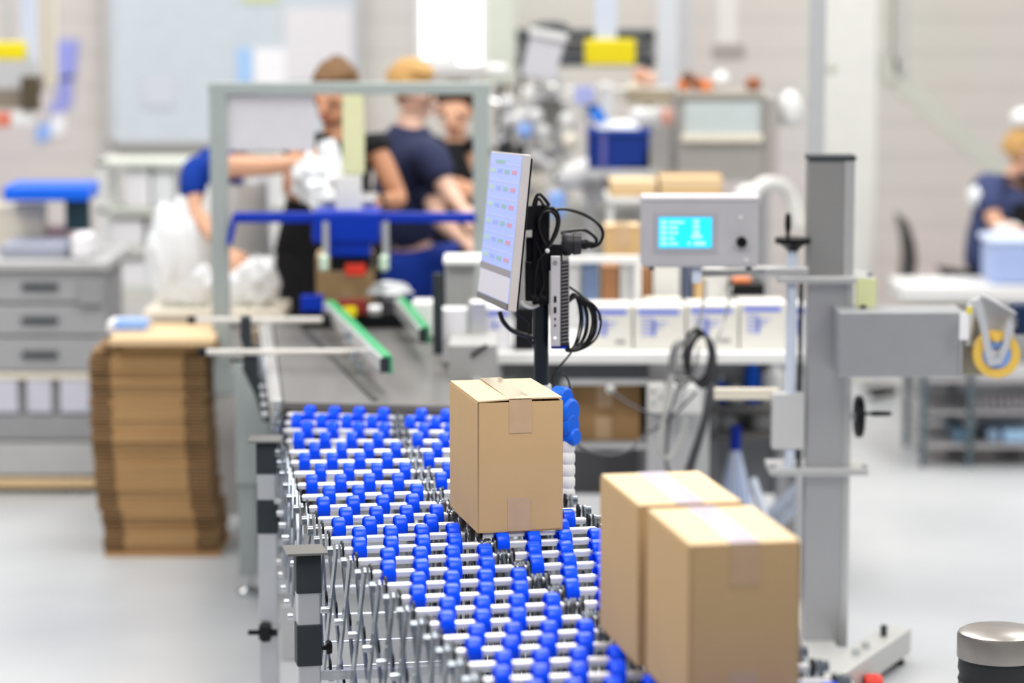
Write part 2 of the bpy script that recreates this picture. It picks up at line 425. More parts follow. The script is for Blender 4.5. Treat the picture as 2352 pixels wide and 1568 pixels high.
def leg(cx, cy, a, right=False):
    """square telescopic leg with dark clamp sleeves, capped by a flat plate, on a castor"""
    r = Matrix.Translation((cx, cy, 0)) @ Matrix.Rotation(a, 4, 'Z')
    b = MB(); b.box(None, (.050, .046, .70), M=r @ Matrix.Translation((0, 0, .425)))
    L = b.build('leg', lite_metal, fc, bevel=.003)
    MB().box(None, (.088, .10, .005), M=r @ Matrix.Translation((-.004, .01, .783))).build('cap_plate', mat('cap_steel', (.22, .215, .20), .3, .6, .12, 20), L)
    MB().box(None, (.056, .052, .086), M=r @ Matrix.Translation((0, 0, .735))).build('clamp_sleeve', grey_plastic, L, bevel=.003)
    MB().box(None, (.056, .052, .094), M=r @ Matrix.Translation((0, 0, .575))).build('clamp_sleeve', grey_plastic, L, bevel=.003)
    s = -1 if right else 1
    k0, k1 = r @ Vector((s*.028, 0, .563)), r @ Vector((s*.052, 0, .563))
    MB().lathe(k0, k1, [(0, 0), (0, .006), (.5, .006), (.5, .016), (.7, .018), (1, .014), (1, 0)], 8).build('knob', black, L)
    c = r @ Vector((0, 0, .05))
    f = MB().bar(r @ Vector((-.02, 0, .08)), r @ Vector((.02, 0, .08)), .05, .012)
    f.bar(r @ Vector((-.02, 0, .085)), r @ Vector((-.02, 0, .04)), .004, .04, (0, 1, 0)).bar(r @ Vector((.02, 0, .085)), r @ Vector((.02, 0, .04)), .004, .04, (0, 1, 0))
    f.build('castor_fork', zinc, L)
    MB().lathe(r @ Vector((-.014, 0, .045)), r @ Vector((.014, 0, .045)), [(0, 0), (0, .035), (.15, .045), (.85, .045), (1, .035), (1, 0)], 20).build('castor_wheel', black, L, smooth=True)
    return r
for px_, py_, zz in ((706, 1268, .78), (613, 1012, .78)):
    p = atz(px_, py_, zz)
    i = min(range(len(ax_s)), key=lambda k: abs(ax_s[k][0].y - p.y)); o, u = ax_s[i]; a = rows[i][1]
    leg(p.x, p.y, a if i > 5 else 0.)
    q = Vector((p.x, p.y, 0)) + u*(WID + .11 + (o - Vector((p.x, p.y, o.z))).dot(u)); leg(q.x, q.y, a, True)
    MB().bar(Vector((p.x, p.y, .38)), Vector((q.x, q.y, .38)), .03, .04).build('leg_crossbar', lite_metal, fc)
    MB().bar(Vector((p.x, p.y, .50)) + u*.02, Vector((q.x, q.y, .50)) - u*.02, .012, .02).build('leg_crossbar', lite_metal, fc)
# legs of the near end, out of the photograph below
o, u = ax_s[-3]
for off in (-.08, WID+.08):
    c = o + u*off; leg(c.x, c.y, rows[-3][1], off > 0)
MB().bar(Vector((o.x, o.y, .38)) - u*.08, Vector((o.x, o.y, .38)) + u*(WID+.08), .03, .04).build('leg_crossbar', lite_metal, fc)
# end bracket seen bottom centre
o, u = ax_s[21]

# ------------------------------------------------------------------ cardboard boxes on the conveyor
BW, BD, BT = .196, .323, .295
def parcel(x, y, yaw, label, name='cardboard_box', W=BW, D=BD, T=BT, z=ZS, group=None, tp=tape_m, gap=.0, cm=None):
    t = thing(name, label, 'box', (x, y, z), yaw, group); R = WM[t.name]
    def add(b): b.v = [R @ p for p in b.v]; return b
    th = .004
    b = MB().bb(0, 0, 0, W, th, T).bb(0, D-th, 0, W, D, T).bb(0, 0, 0, th, D, T).bb(W-th, 0, 0, W, D, T).bb(0, 0, 0, W, D, th)
    b.bb(th, th, T-.03, W-th, D-th, T-.026)
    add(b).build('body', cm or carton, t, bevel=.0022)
    for x0, x1 in ((.0015, W/2-.0008), (W/2+.0008, W-.0015)):
        f = MB(); g = gap if gap else .0
        f.add([Vector(p) for p in ((x0, .002, T+.001+g*(x0 > .01)), (x1, .002, T+.001+g), (x1, D-.002, T+.001), (x0, D-.002, T+.001),
                                  (x0, .002, T+.005+g*(x0 > .01)), (x1, .002, T+.005+g), (x1, D-.002, T+.005), (x0, D-.002, T+.005))],
              [(0,1,2,3),(4,7,6,5),(0,4,5,1),(1,5,6,2),(2,6,7,3),(3,7,4,0)])
        add(f).build('flap', carton_lit, t, bevel=.001)
    tw = .052
    b = MB().bb(W/2-tw/2, -.0008, T+.0052+gap*.7, W/2+tw/2, D+.0008, T+.0058+gap*.7)
    add(b).build('tape', tp, t)
    b = MB().bb(W/2-tw/2, -.0010, T-.070, W/2+tw/2, -.0003, T+.0055); add(b).build('tape', tape_p, t)
    b = MB().bb(W/2-tw/2-.003, -.0010, .002, W/2+tw/2-.003, -.0003, .078); add(b).build('tape', tape_p, t)
    return t
parcel(-.077, 6.384, .215, 'closed cardboard box standing alone in the middle of the blue wheel conveyor', gap=.004)
tape_v = mat('lilac_sheen_tape', (.72, .60, .74), .08, 0, .1, 30, coat=1.)  # lilac reflections on the clear tape put into its base colour
parcel(.230, 5.165, .187, 'rear one of the two cardboard boxes pushed together at the front, partly hidden', tp=tape_v)
parcel(.301, 4.815, .18, 'front cardboard box, largest in view, closing the pair at the near end of the conveyor', tp=tape_v)

# ------------------------------------------------------------------ monitor on its pole
DY = 7.25
pb = at(1243, 885, DY)
ORD = ['topmost', 'second from the top', 'third from the top', 'fourth from the top', 'fifth from the top', 'sixth from the top', 'seventh from the top', 'eighth from the top', 'ninth from the top', 'tenth from the top', 'eleventh from the top', 'twelfth from the top', 'thirteenth from the top', 'fourteenth from the top', 'fifteenth from the top']
ORD += [o.replace('top', 'bottom').replace('bottommost', 'lowest') for o in ORD[::-1]]
ms = thing('monitor_stand', 'tall black round pole carrying the tilted touch monitor and mini computer', 'stand', (pb.x, DY, 0))
def P(x, y, dy=0.): return at(x, y, DY + dy)
ptop = P(1243, 560).z
MB().cyl((pb.x, DY, .02), (pb.x, DY, ptop), .0185, 24).build('pole', mat('black_powder_coat', (.010, .016, .022), .3), ms, smooth=True)
MB().lathe((pb.x, DY, 0), (pb.x, DY, .025), [(0, 0), (0, .15), (.6, .15), (1, .13), (1, 0)], 32).build('base_plate', black, ms, smooth=True)
MB().lathe((pb.x, DY, P(0, 889).z-.01), (pb.x, DY, P(0, 883).z), [(0, .019), (0, .026), (1, .026), (1, .019)], 24).build('clamp_ring', white, ms, smooth=True)
MB().tube([P(1196, 693, -.03), P(1206, 702, -.04), P(1222, 706, -.03), P(1237, 700, -.02)], .0045, 10).build('cable_tie', white, ms, smooth=True)
# clamp block, ball knob and arm
b = MB().px(1236, 560, 1292, 622, DY-.03, .06); b.px(1222, 470, 1262, 620, DY-.04, .07); b.px(1206, 600, 1262, 692, DY-.035, .06); b.px(1222, 470, 1262, 700, DY-.025, .05); b.px(1208, 545, 1240, 640, DY-.02, .045)
b.build('clamp_bracket', black, ms, bevel=.004)
MB().lathe(P(1290, 560), P(1336, 560), [(0, 0), (0, .026), (.12, .03), (.45, .03), (.48, .026), (.55, .026), (.6, .029), (.95, .027), (1, .02), (1, 0)], 24).build('clamp_knob', mat('charcoal_knob', (.03, .03, .035), .4), ms, smooth=True)
MB().lathe(P(1335, 560), P(1366, 563), [(0, 0), (0, .012), (.3, .014), (.6, .009), (1, .007), (1, 0)], 14).build('cable_plug', black, ms, smooth=True)
# monitor: a slab turned away to the left, screen leaning back
mo = thing('monitor', 'slim silver edged touch monitor turned left, showing rows of coloured buttons', 'monitor', tuple(P(1215, 720)))
A, B_, D_ = P(1128, 347, .18), P(1202, 354, -.34), P(1096, 683, .15)
C_ = A + (D_ - A) + (B_ - A)   # keep the face a true parallelogram
ux = (B_ - A); uy = (D_ - A); un = ux.cross(uy).normalized()
if un.x < 0: un = -un
def face(b, u0, v0, u1, v1, d0, d1):
    q = [A + ux*u + uy*v for u, v in ((u0, v0), (u1, v0), (u1, v1), (u0, v1))]
    return b.add([p + un*d0 for p in q] + [p + un*d1 for p in q], [(0,1,2,3),(4,7,6,5),(0,4,5,1),(1,5,6,2),(2,6,7,3),(3,7,4,0)])
silver = mat('silver_plastic', (.58, .54, .54), .35, .1)
face(MB(), 0, 0, 1, 1, 0, .020).build('casing', silver, mo, bevel=.003)
face(MB(), .02, .02, .98, .98, .0195, .026).build('back_cover', black, mo, bevel=.003)
face(MB(), .18, .2, .82, .85, .026, .040).build('back_bulge', mat('dark_violet_plastic', (.05, .03, .16), .3), mo, bevel=.006)
scr = mat('lit_screen', (.36, .46, .86), .3, emit=.50, noise_amt=.02); scr2 = mat('lit_screen_grey', (.58, .56, .62), .3, emit=.45, noise_amt=.02)
sband = mat('screen_band', (.30, .28, .30), .3, emit=.1)
S = face(MB(), .02, .012, .975, .955, -.0012, 0).build('screen', scr, mo)
face(MB(), .02, .955, .985, .995, -.004, 0).build('lower_bezel', mat('bezel_grey', (.16, .15, .15), .35), mo)
face(MB(), .03, .79, .965, .95, -.0020, -.0012).build('screen_panel', scr2, S)
face(MB(), .02, .745, .975, .79, -.0022, -.0012).build('screen_band', sband, S)
bt = {'g': mat('screen_green', (.28, .46, .48), .4, emit=.35), 'y': mat('screen_lime', (.42, .58, .48), .4, emit=.4), 'b': mat('screen_blue', (.30, .38, .76), .4, emit=.4), 'r': mat('screen_red', (.60, .30, .42), .4, emit=.35)}
for r in range(6):
    v = .11 + r*.113
    for c, (u, k) in enumerate(((.08, 'y'), (.30, 'b'), (.52, 'g'), (.74, 'r'))):
        face(MB(), u, v, u+.14, v+.026, -.0024, -.0012).build('screen_button', bt[k], S)
    face(MB(), .03, v-.034, .96, v-.031, -.0020, -.0012).build('screen_line', scr2, S)
face(MB(), .22, .05, .5, .075, -.0024, -.0012).build('screen_text', bt['g'], S)
# bracket from monitor to pole, then mini computer
cM = A + ux*.45 + uy*.42 + un*.045
b = MB(); b.bar(cM, Vector((pb.x, DY, cM.z)), .06, .06); b.build('monitor_arm', black, ms)
b = MB(); b.box(cM, (.03, .10, .12)); b.build('mount_plate', black, ms, bevel=.003)
pc = thing('mini_computer', 'narrow silver fronted mini computer with dark ribbed side clamped beside the black pole', 'computer', tuple(P(1285, 795)))
b = MB().px(1265, 588, 1287, 795, DY-.055, .006); b.build('front_panel', mat('silver_front', (.66, .65, .67), .35, .2), pc, bevel=.0015)
gr = mat('ribbed_grille', (.03, .03, .034), .5); a_, c_ = P(1266, 793, -.049), P(1303, 602, -.049)
MB().bb(a_.x, DY-.049, a_.z, P(1305, 700).x, DY+.12, c_.z).build('case', gr, pc, bevel=.002)
rb = MB()
for k in range(22):
    z = a_.z + .008 + (c_.z-a_.z-.016)*k/21; rb.bar((P(1305, 700).x+.001, DY-.047, z), (P(1305, 700).x+.001, DY+.11, z+.03), .002, .002)
    rb.bar((P(1289, 700).x, DY-.0505, z), (P(1304, 700).x, DY-.0505, z+.003), .002, .002)
rb.build('vent_rib', mid_grey, pc, kind='stuff')
for y0, y1, w_ in ((680, 695, 3), (705, 719, 3), (730, 735, 2), (745, 750, 2)):
    MB().px(1275-w_, y0, 1275+w_, y1, DY-.0562, .002).build('port', black, pc)
q = P(1275, 603, -.0555); MB().cyl(q, q+Vector((0, -.0012, 0)), .006, 20).build('round_emblem', mid_grey, pc)
q = P(1275, 776, -.0555); MB().cyl(q, q+Vector((0, -.0012, 0)), .003, 12).build('power_light', mat('white_light', (.9, .95, 1), .3, emit=2.), pc)
MB().px(1266, 794, 1302, 801, DY-.045, .1).build('foot', blue_m, pc)
# cables
def cable(pts, r, label, parent=None, name='cable', m=None, n=8):
    b = MB().tube([P(*p) for p in pts], r, n); m = m or blackr
    if parent is not None: return b.build(name, m, parent, smooth=True)
    return one(b, name, m, label, 'cable', smooth=True)
cb = thing('cable_bundle', 'black cables tied in loops behind the tilted monitor on the black pole', 'cable', tuple(P(1240, 700)), 0)
for pts in ([(1228,520,-.05),(1224,480,-.05),(1232,452,-.05),(1240,446,-.05),(1250,455,-.05),(1262,472,-.05)],
            [(1228,480,-.04),(1236,456,-.04),(1248,470,-.04),(1258,484,-.04)],
            [(1258,570,-.06),(1244,545,-.06),(1236,515,-.06),(1243,492,-.06),(1262,484,-.06),(1277,495,-.06),(1280,515,-.06),(1270,545,-.06),(1256,572,-.06)],
            [(1248,570,-.055),(1238,530,-.055),(1240,500,-.055),(1256,478,-.055),(1275,482,-.055),(1284,505,-.055),(1278,535,-.055),(1262,565,-.055)],
            [(1256,574,-.06),(1236,600,-.06),(1228,640,-.06),(1230,680,-.06),(1224,676,-.055)],
            [(1240,574,-.06),(1246,620,-.06),(1248,650,-.06),(1242,676,-.06),(1254,682,-.055)],
            [(1232,555,-.055),(1240,590,-.055),(1232,625,-.055),(1236,690,-.05)],
            [(1270,482,-.03),(1300,480,-.03),(1340,492,-.03),(1372,512,-.03),(1385,535,-.03),(1378,558,-.02),(1362,567,0)],
            [(1288,535,0),(1310,530,0),(1340,528,0),(1362,540,0),(1370,555,0),(1356,570,0)]):
    cable(pts, .0036 if len(pts) < 6 else .0042, '', cb, 'cable_loop')
MB().ball(P(1257, 576, -.065), .006, 10).build('tie', white, cb)
cc = thing('cable_coil', 'thick coil of black cable hanging behind the mini computer', 'cable', tuple(P(1340, 800)))
for k in range(8):
    s = k/7
    j_ = random.uniform(-4, 4); pts = [(1300+3*k, 700-3*k, -.02), (1316+s*20, 676+s*10+j_, -.01), (1328+s*38, 696+s*6, .0), (1334+s*46+j_, 735, .012*(k % 3)), (1326+s*44, 775+j_, .01), (1314+s*26, 800, 0), (1300+s*10, 804, -.01), (1304+j_, 770, -.02)]
    cable(pts, .0030, '', cc, 'cable_loop')
cable([(1302,655,0),(1330,674,0),(1355,695,0),(1374,715,0),(1378,735,0)], .0032, '', cc, 'cable_loop')
cable([(1318,800,0),(1302,822,0),(1284,842,0),(1270,865,0),(1268,886,.0)], .0026, 'thin black cable running down from the coil towards the lone box')
cable([(1275,856,-.05),(1292,858,-.05),(1306,876,-.05),(1308,902,-.05),(1296,918,-.05),(1288,926,-.02)], .0022, 'thin black cable looping above the blue roller beside the lone box')
cable([(1147,715,0),(1156,738,0),(1175,758,0),(1200,768,0),(1228,775,0)], .006, 'black cable drooping from the lower edge of the tilted monitor')
cable([(1186,716,0),(1204,730,0),(1218,745,0),(1214,775,.0),(1228,790,.0)], .003, 'thin black cable curling down beside the pole under the monitor')

# ------------------------------------------------------------------ blue roller and ribbed post right of the lone box
rY = 6.95
rp = thing('roller_post', 'white ribbed post topped by blue rollers, just right of the lone box', 'roller', (at(1309, 900, rY).x, rY, 0))
rx = at(1308, 0, rY).x
b = MB(); z = 0.
zt = at(0, 1010, rY).z
prof = [(0, 0), (0, .017)]
for k in range(30): t = (k+1)/31; prof += [(t-.008, .017), (t, .014), (t+.008, .017)]
prof += [(1, .017), (1, 0)]
MB().lathe((rx, rY, 0), (rx, rY, zt), prof, 20).build('ribbed_post', white, rp, smooth=True)
for k, (x, y, r) in enumerate(((1288, 915, .030), (1301, 945, .034), (1302, 975, .030), (1310, 1002, .022))):
    c = at(x, y, rY); dr = Vector((.8, -.6, 0))*.020; MB().lathe(c - dr, c + dr, [(.0, 0), (0, r*.8), (.15, r), (.85, r), (1, r*.8), (1, 0)], 28).build('roller', blue_b, rp, smooth=True)
c0, c1 = at(1288, 915, rY), at(1309, 1010, rY)
MB().bar(c0 + Vector((0, .02, 0)), c1 + Vector((0, .02, 0)), .012, .006, (0, 1, 0)).build('bracket', steel, rp)

# ------------------------------------------------------------------ carton sealing machine behind the conveyor
def V(x, y, z): return Vector((x, y, z))
sm = thing('carton_sealer', 'carton sealing machine with grey belt bed, green side guides and grey metal gantry', 'machine', (-.45, 9.2, 0))
n0, n1 = atz(652, 924, .80), atz(1112, 934, .80); f0 = V(at(624, 790, 10.2).x, 10.25, .80); f1 = f0 + (n1-n0)
MB().add([n0, n1, f1, f0, n0-V(0,0,.012), n1-V(0,0,.012), f1-V(0,0,.012), f0-V(0,0,.012)], [(0,1,2,3),(4,7,6,5),(0,4,5,1),(1,5,6,2),(2,6,7,3),(3,7,4,0)]).build('belt', belt_m, sm)
MB().cyl(n0 - V(0, -.01, .030), n1 - V(0, -.01, .030), .030, 24).build('end_roller', mat('dark_roller', (.05, .045, .045), .35), sm, smooth=True)
# dark strip painted on the belt as the green guide's shadow and reflection
dz = V(0, 0, .001)
b = MB(); b.bar(atz(700, 757, .803), atz(862, 918, .803), .018, .004); b.build('rail_shadow_strip', mat('dark_rail_shadow', (.05, .05, .045), .5), sm)
# side frames
for s, (q0_, q1_) in enumerate(((n0, f0), (n1, f1))):
    sx = -1 if s == 0 else 1
    MB().bar(q0_ + V(sx*.022, .02, -.045), q1_ + V(sx*.022, 0, -.045), .03, .10).build('side_frame', steel_l, sm, bevel=.003)
    MB().bar(q0_ + V(sx*.045, .10, -.02), q1_ + V(sx*.045, 0, -.02), .010, .02).build('side_rail', alu, sm)
for k in range(7):
    q = n0.lerp(f0, .05+k*.09) + V(-.045, 0, -.05); MB().cyl(q, q+V(-.018, 0, 0), .009, 12).build('bolt', zinc, sm, smooth=True)
# machine body and leg on the left
lY = 9.25
for xx, dy in ((0, 0), (0, .9), (.80, 0), (.80, .9)):
    a0, a1 = at(540, 900, lY), at(617, 900, lY); zb = at(0, 1112, lY).z; ztp = at(0, 832, lY).z
    b = MB().bb(a0.x+xx, lY+dy, zb, a1.x+xx, lY+dy+.10, ztp if xx == 0 else .72)
    L = b.build('leg_housing', grey_paint, sm, bevel=.004)
    c0_, c1_ = at(547, 1200, lY).x, at(586, 1200, lY).x
    MB().bb(c0_+xx, lY+dy+.02, .07, c1_+xx, lY+dy+.08, zb+.05).build('inner_leg', grey_paint, L)
    cx = (c0_+c1_)/2+xx
    MB().lathe((cx, lY+dy+.05, 0), (cx, lY+dy+.05, .09), [(0, 0), (0, .04), (.2, .04), (.35, .012), (1, .012), (1, 0)], 16).build('levelling_foot', zinc, L, smooth=True)
MB().bar(V(c0_+.02, lY+.05, .42), V(c0_+.82, lY+.05, .42), .03, .05).build('cross_beam', grey_paint, sm)
# frame knob beside the rear conveyor leg
kq = at(612, 1452, 7.70)
ck = at(600, 1300, 8.2)
MB().bb(at(628, 0, 8.4).x, 8.42, 0, at(690, 0, 8.4).x, 8.46, at(0, 1392, 8.42).z).build('front_cabinet', lite_grey, sm, bevel=.003)
MB().bb(at(632, 0, 8.4).x, 8.44, .3, at(648, 0, 8.4).x, 8.50, .72).build('front_post', lite_grey, sm)
MB().lathe(kq + V(.03, 0, 0), kq + V(-.02, 0, 0), [(0, 0), (0, .010), (.3, .010), (.4, .026), (.8, .028), (1, .02), (1, 0)], 8).build('star_knob', black, fc)
MB().cyl(kq + V(-.05, 0, 0), kq, .007, 10).build('threaded_rod', black, fc)
MB().bb(kq.x-.005, 7.70, kq.z-.012, kq.x+.03, 7.80, kq.z+.012).build('knob_bracket', lite_grey, fc)
# black cranked arm carrying the guide rods
pts = [(552, 728), (574, 728), (577, 790), (592, 800), (592, 862), (613, 905), (624, 970), (604, 968), (584, 905), (557, 850), (558, 800), (551, 775)]
aY = 8.95
q = [at(x, y, aY) for x, y in pts]; MB().add(q + [p + V(0, .04, 0) for p in q], [tuple(range(12))[::-1], tuple(range(12, 24))] + [(i, (i+1) % 12, 12+(i+1) % 12, 12+i) for i in range(12)]).build('guide_arm', grey_plastic, sm, bevel=.004)
q = [at(x, y, aY+.05) for x, y in ((592, 805), (606, 810), (606, 862), (628, 905), (636, 975), (622, 975), (612, 905), (592, 862))]
MB().add(q + [p + V(0, .02, 0) for p in q], [tuple(range(8))[::-1], tuple(range(8, 16))] + [(i, (i+1) % 8, 8+(i+1) % 8, 8+i) for i in range(8)]).build('guide_plate', mat('pale_steel_plate', (.62, .68, .76), .35, .3), sm)
for x0, x1, y, Y, r in ((446, 755, 735, 9.6, .011), (470, 862, 808, 8.93, .010)):
    a0, a1 = at(x0, y, Y), at(x1, y, Y)
    R_ = MB().cyl(a0, a1, r, 14).build('guide_rod', mat('cream_rod', (.72, .69, .64), .3, .3), sm, smooth=True)
    MB().cyl(a0 - V(.022, 0, 0), a0 + V(.006, 0, 0), r*1.25, 14).build('end_cap', black, R_, smooth=True)
    MB().box(a1 - V(.008, 0, 0), (.022, .03, .045)).build('rod_clamp', black, R_, bevel=.003)
# side lever and fittings
MB().cyl(at(530, 828, 8.9), at(557, 828, 8.9), .006, 10).build('lever', black, sm)
for x, y in ((800, 775), (812, 820), (826, 843)):
    MB().lathe(at(x, y, 8.85)-V(0,0,.02), at(x, y, 8.85)+V(0,0,.02), [(0,0),(0,.012),(.5,.016),(1,.01),(1,0)], 12).build('rail_fitting', zinc, sm, smooth=True)
# green guide rails
def rail(far_px, near_px, label):
    a = atz(far_px[0], far_px[1], .885); c = atz(near_px[0], near_px[1], .885)
    R_ = MB().bar(a, c, .030, .046).build('guide_rail', alu, sm, bevel=.002)
    d_ = (c-a).normalized(); sd = V(-d_.y, d_.x, 0)
    if sd.x < 0: sd = -sd
    g = MB().bar(a + sd*.019, c + sd*.019 + d_*.004, .008, .054); g.bar(a + V(0, 0, .0255) + sd*.006, c + V(0, 0, .0255) + sd*.006 + d_*.004, .022, .006)
    g.build('green_strip', green, R_)
    MB().bar(c, c + d_*.006, .028, .044).build('black_end_cap', grey_plastic, R_)
rail((752, 708), (883, 838), ''); rail((916, 702), (971, 770), '')
# gantry
gY = 10.0; gz = at(0, 192, gY).z; gzb = at(0, 216, gY).z
MB().px(478, 190, 1128, 217, gY, .06).build('gantry_top_bar', grey_paint, sm, bevel=.003)
for x0, x1 in ((480, 520), (1086, 1125)):
    MB().px(x0, 217, x1, 300, gY, .06, z0=.55 if x0 < 600 else .60).build('gantry_leg', grey_paint, sm, bevel=.003)
ga, gb = at(500, 0, gY).x, at(1105, 0, gY).x
MB().bb(ga-.03, gY-.01, .56, gb+.03, gY+.05, .64).build('gantry_foot_beam', grey_paint, sm)
MB().bb(at(560,0,lY).x-.02, gY-.1, .58, at(560,0,lY).x+.05, gY, .63).build('gantry_tie', grey_paint, sm); MB().bb(gb-.04, lY+.02, .58, gb+.03, gY, .63).build('gantry_tie', grey_paint, sm)
MB().bb(at(560,0,lY).x+.8, lY+.02, .58, gb+.03, lY+.08, .63).build('gantry_tie', grey_paint, sm)
MB().px(521, 218, 722, 346, gY+.02, .008).build('guard_panel', mat('pale_lilac_panel', (.62, .60, .64), .4), sm)
MB().px(786, 217, 836, 402, gY+.0, .05).build('tape_column', mat('pale_yellow_plastic', (.68, .68, .42), .4), sm, bevel=.006)
# sealing head
hd = MB().px(535, 489, 1092, 512, gY-.02, .05).build('head_crossbar', blue_m, sm, bevel=.006)
MB().px(716, 486, 872, 560, gY-.08, .22).build('sealing_head', blue_m, sm, bevel=.012)
MB().px(748, 556, 850, 590, gY-.07, .18).build('head_underside', blue_m, sm, bevel=.008)
MB().px(770, 402, 830, 490, gY, .05).build('head_column', offwhite, sm, bevel=.006)
MB().bar(at(540, 497, gY-.03), at(526, 560, gY-.03), .02, .02).build('crossbar_brace', blue_m, sm)
for x in (748, 886):
    MB().px(x-7, 510, x+7, 598, gY-.11, .02).build('head_strut', steel_l, sm)
    for yy in (596, 612):
        c = at(x-4, yy, gY-.13); MB().ball(c, .018, 14).build('pale_green_knob', mat('pale_green_plastic', (.55, .68, .55), .35), sm, smooth=True)
for x, y in ((802, 595),):
    MB().px(758, 588, 852, 622, gY-.05, .16).build('tape_cartridge', black, sm, bevel=.005)
    MB().px(792, 606, 840, 634, gY-.06, .03).build('red_cover', red, sm, bevel=.005)
MB().px(772, 690, 842, 722, gY-.10, .05).build('lower_red_cover', mat('dark_red_plastic', (.22, .02, .02), .4), sm, bevel=.004)
MB().px(788, 706, 818, 728, gY-.14, .03).build('yellow_switch', yellow, sm, bevel=.004)
c = at(848, 712, gY-.14); MB().cyl(c, c+V(.04, 0, 0), .020, 16).build('silver_knob', steel_l, sm, smooth=True)
MB().px(690, 716, 960, 752, gY-.08, .3, z0=.805).build('drive_cover', black, sm, bevel=.006)
MB().px(690, 680, 742, 715, gY-.1, .06).build('blue_block', blue_m, sm, bevel=.004)
one(MB().px(560, 757, 1026, 781, 10.35, .05), 'cardboard_sheet', carton, 'narrow tan cardboard strip lying across the far end of the grey belt', 'cardboard') if False else None
MB().px(560, 757, 1026, 781, 10.25, .05, z0=.70).build('bed_end_bar', mat('tan_end_bar', (.55, .42, .30), .6), sm)
parcel(at(718, 0, 10.18).x, 10.22, .03, 'open cardboard box inside the sealing machine below the blue head', W=.20, D=.25, T=.20, z=.812)
# right side of the sealer: grey cover, upright roller, plates
sg = mat('sealer_grey', (.38, .375, .365), .45)
MB().px(1030, 792, 1142, 872, 8.75, .35, z0=.70).build('drive_box', sg, sm, bevel=.004)
MB().bar(at(1082, 818, 8.74), at(1118, 792, 8.74), .008, .010).build('indicator', black, sm)
c = at(1006, 812, 9.0); MB().cyl(V(c.x, 9.0, c.z), V(c.x, 9.0, at(0, 628, 9.0).z), .0155, 18).build('upright_roller', grey_plastic, sm, smooth=True)
MB().px(1022, 598, 1092, 712, 9.2, .12, z0=.78).build('motor_cover', sg, sm, bevel=.01)
MB().px(1018, 596, 1110, 608, 9.15, .2).build('cover_lip', white, sm, bevel=.004)
MB().px(1076, 690, 1118, 790, 9.0, .08, z0=.78).build('roller_bracket', steel_l, sm, bevel=.008)
one(MB().px(1016, 712, 1072, 792, 9.02, .1, z0=.81), 'printed_carton', paper, 'small white printed carton standing between the dark upright roller and the machine', 'box')
one(MB().px(946, 694, 996, 740, 9.6, .12, z0=.812), 'white_carton', white, 'blank white carton standing behind the short green guide', 'box', bevel=.008)
b = MB(); b.ball(at(895, 668, 10.05), .055, 18, (1.25, .8, .6), .5, 3); one(b, 'crumpled_bag', film, 'crumpled white plastic lying right of the cardboard box in the sealer', 'bag', smooth=True)

# ------------------------------------------------------------------ stack of flattened cartons
sx0, sx1 = at(240, 1285, 9.9).x, at(505, 1285, 9.9).x
N = 30; hz = .735/N
fl0 = None
for k in range(N):
    t = k/(N-1)
    sh = -.045*math.sin(min(1, t*1.15)*PI*.62) + random.uniform(-.006, .006)
    if t > .97: sh = -.0
    x, y, z = (sx0+sx1)/2 + sh, 9.92 + random.uniform(-.01, .012), .012 + k*hz
    if fl0 is None:
        fl0 = thing('flattened_carton', 'folded brown carton, lowest in the tall stack left of the conveyor', 'carton', (x, y, z), 0, 'folded cartons in the tall stack')
        W_ = (sx1-sx0)/2
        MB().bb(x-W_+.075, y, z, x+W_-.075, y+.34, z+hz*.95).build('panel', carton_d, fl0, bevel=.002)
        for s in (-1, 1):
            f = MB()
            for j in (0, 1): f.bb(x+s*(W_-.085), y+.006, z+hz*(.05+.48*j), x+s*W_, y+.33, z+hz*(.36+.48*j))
            f.build('flap', mat('shaded_cardboard', (.27, .16, .075), .85), fl0)  # flap colour darkened for the shade in the gaps between sheets
    else: dup(fl0, (x, y, z), random.uniform(-.012, .012), 'folded brown carton, %s of the tall stack' % ORD[N-1-k])
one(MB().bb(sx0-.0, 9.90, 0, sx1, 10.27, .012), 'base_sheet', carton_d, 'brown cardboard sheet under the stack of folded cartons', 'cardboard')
bz = .012 + N*hz
one(MB().bb(at(240, 0, 9.9).x, 9.86, bz+.001, at(482, 0, 9.9).x, 10.26, bz+.028), 'wooden_board', wood, 'pale board lying on top of the stack of folded cartons', 'board', bevel=.003)
bz += .029
pk = thing('folded_paper_pack', 'pale blue and white folded pack lying on the board of the carton stack', 'pack', (at(290, 0, 10).x, 10.0, bz))
MB().px(245, 720, 335, 750, 10.0, .15, z0=bz, z1=bz+.035).build('sheets', paper, pk, bevel=.003); MB().px(262, 720, 335, 750, 9.995, .10, z0=bz+.01, z1=bz+.04).build('wrapper', blue_l, pk, bevel=.003)


# ------------------------------------------------------------------ steel column with clamps, screw and beam
cY = 8.38
sc_ = thing('steel_column', 'tall square brushed steel column with clamp plates, hand wheels and base beam', 'column', (at(1905, 1500, cY).x, cY, 0))
cx0, cx1 = at(1850, 900, cY).x, at(1955, 900, cY).x
ux0, ux1 = at(1858, 400, cY).x, at(1964, 400, cY).x
cw = .10
MB().bb(cx0+.004, cY, .05, cx1-.018, cY+cw, at(0, 640, cY).z).build('lower_post', steel, sc_, bevel=.003)
MB().bb(cx1-.020, cY-.004, .05, cx1, cY+cw+.004, at(0, 640, cY).z).build('post_channel', steel_l, sc_, bevel=.002)
zt = at(0, 368, cY).z
MB().bb(ux0, cY+.004, at(0, 640, cY).z, ux1-.028, cY+cw-.004, zt).build('upper_post', mat('dull_steel', (.32, .315, .31), .45, .6, .04, 20, stretch=(1, 1, 5)), sc_, bevel=.002)
MB().bb(ux1-.030, cY, at(0, 640, cY).z, ux1, cY+cw, zt).build('upper_channel', steel_l, sc_, bevel=.002)
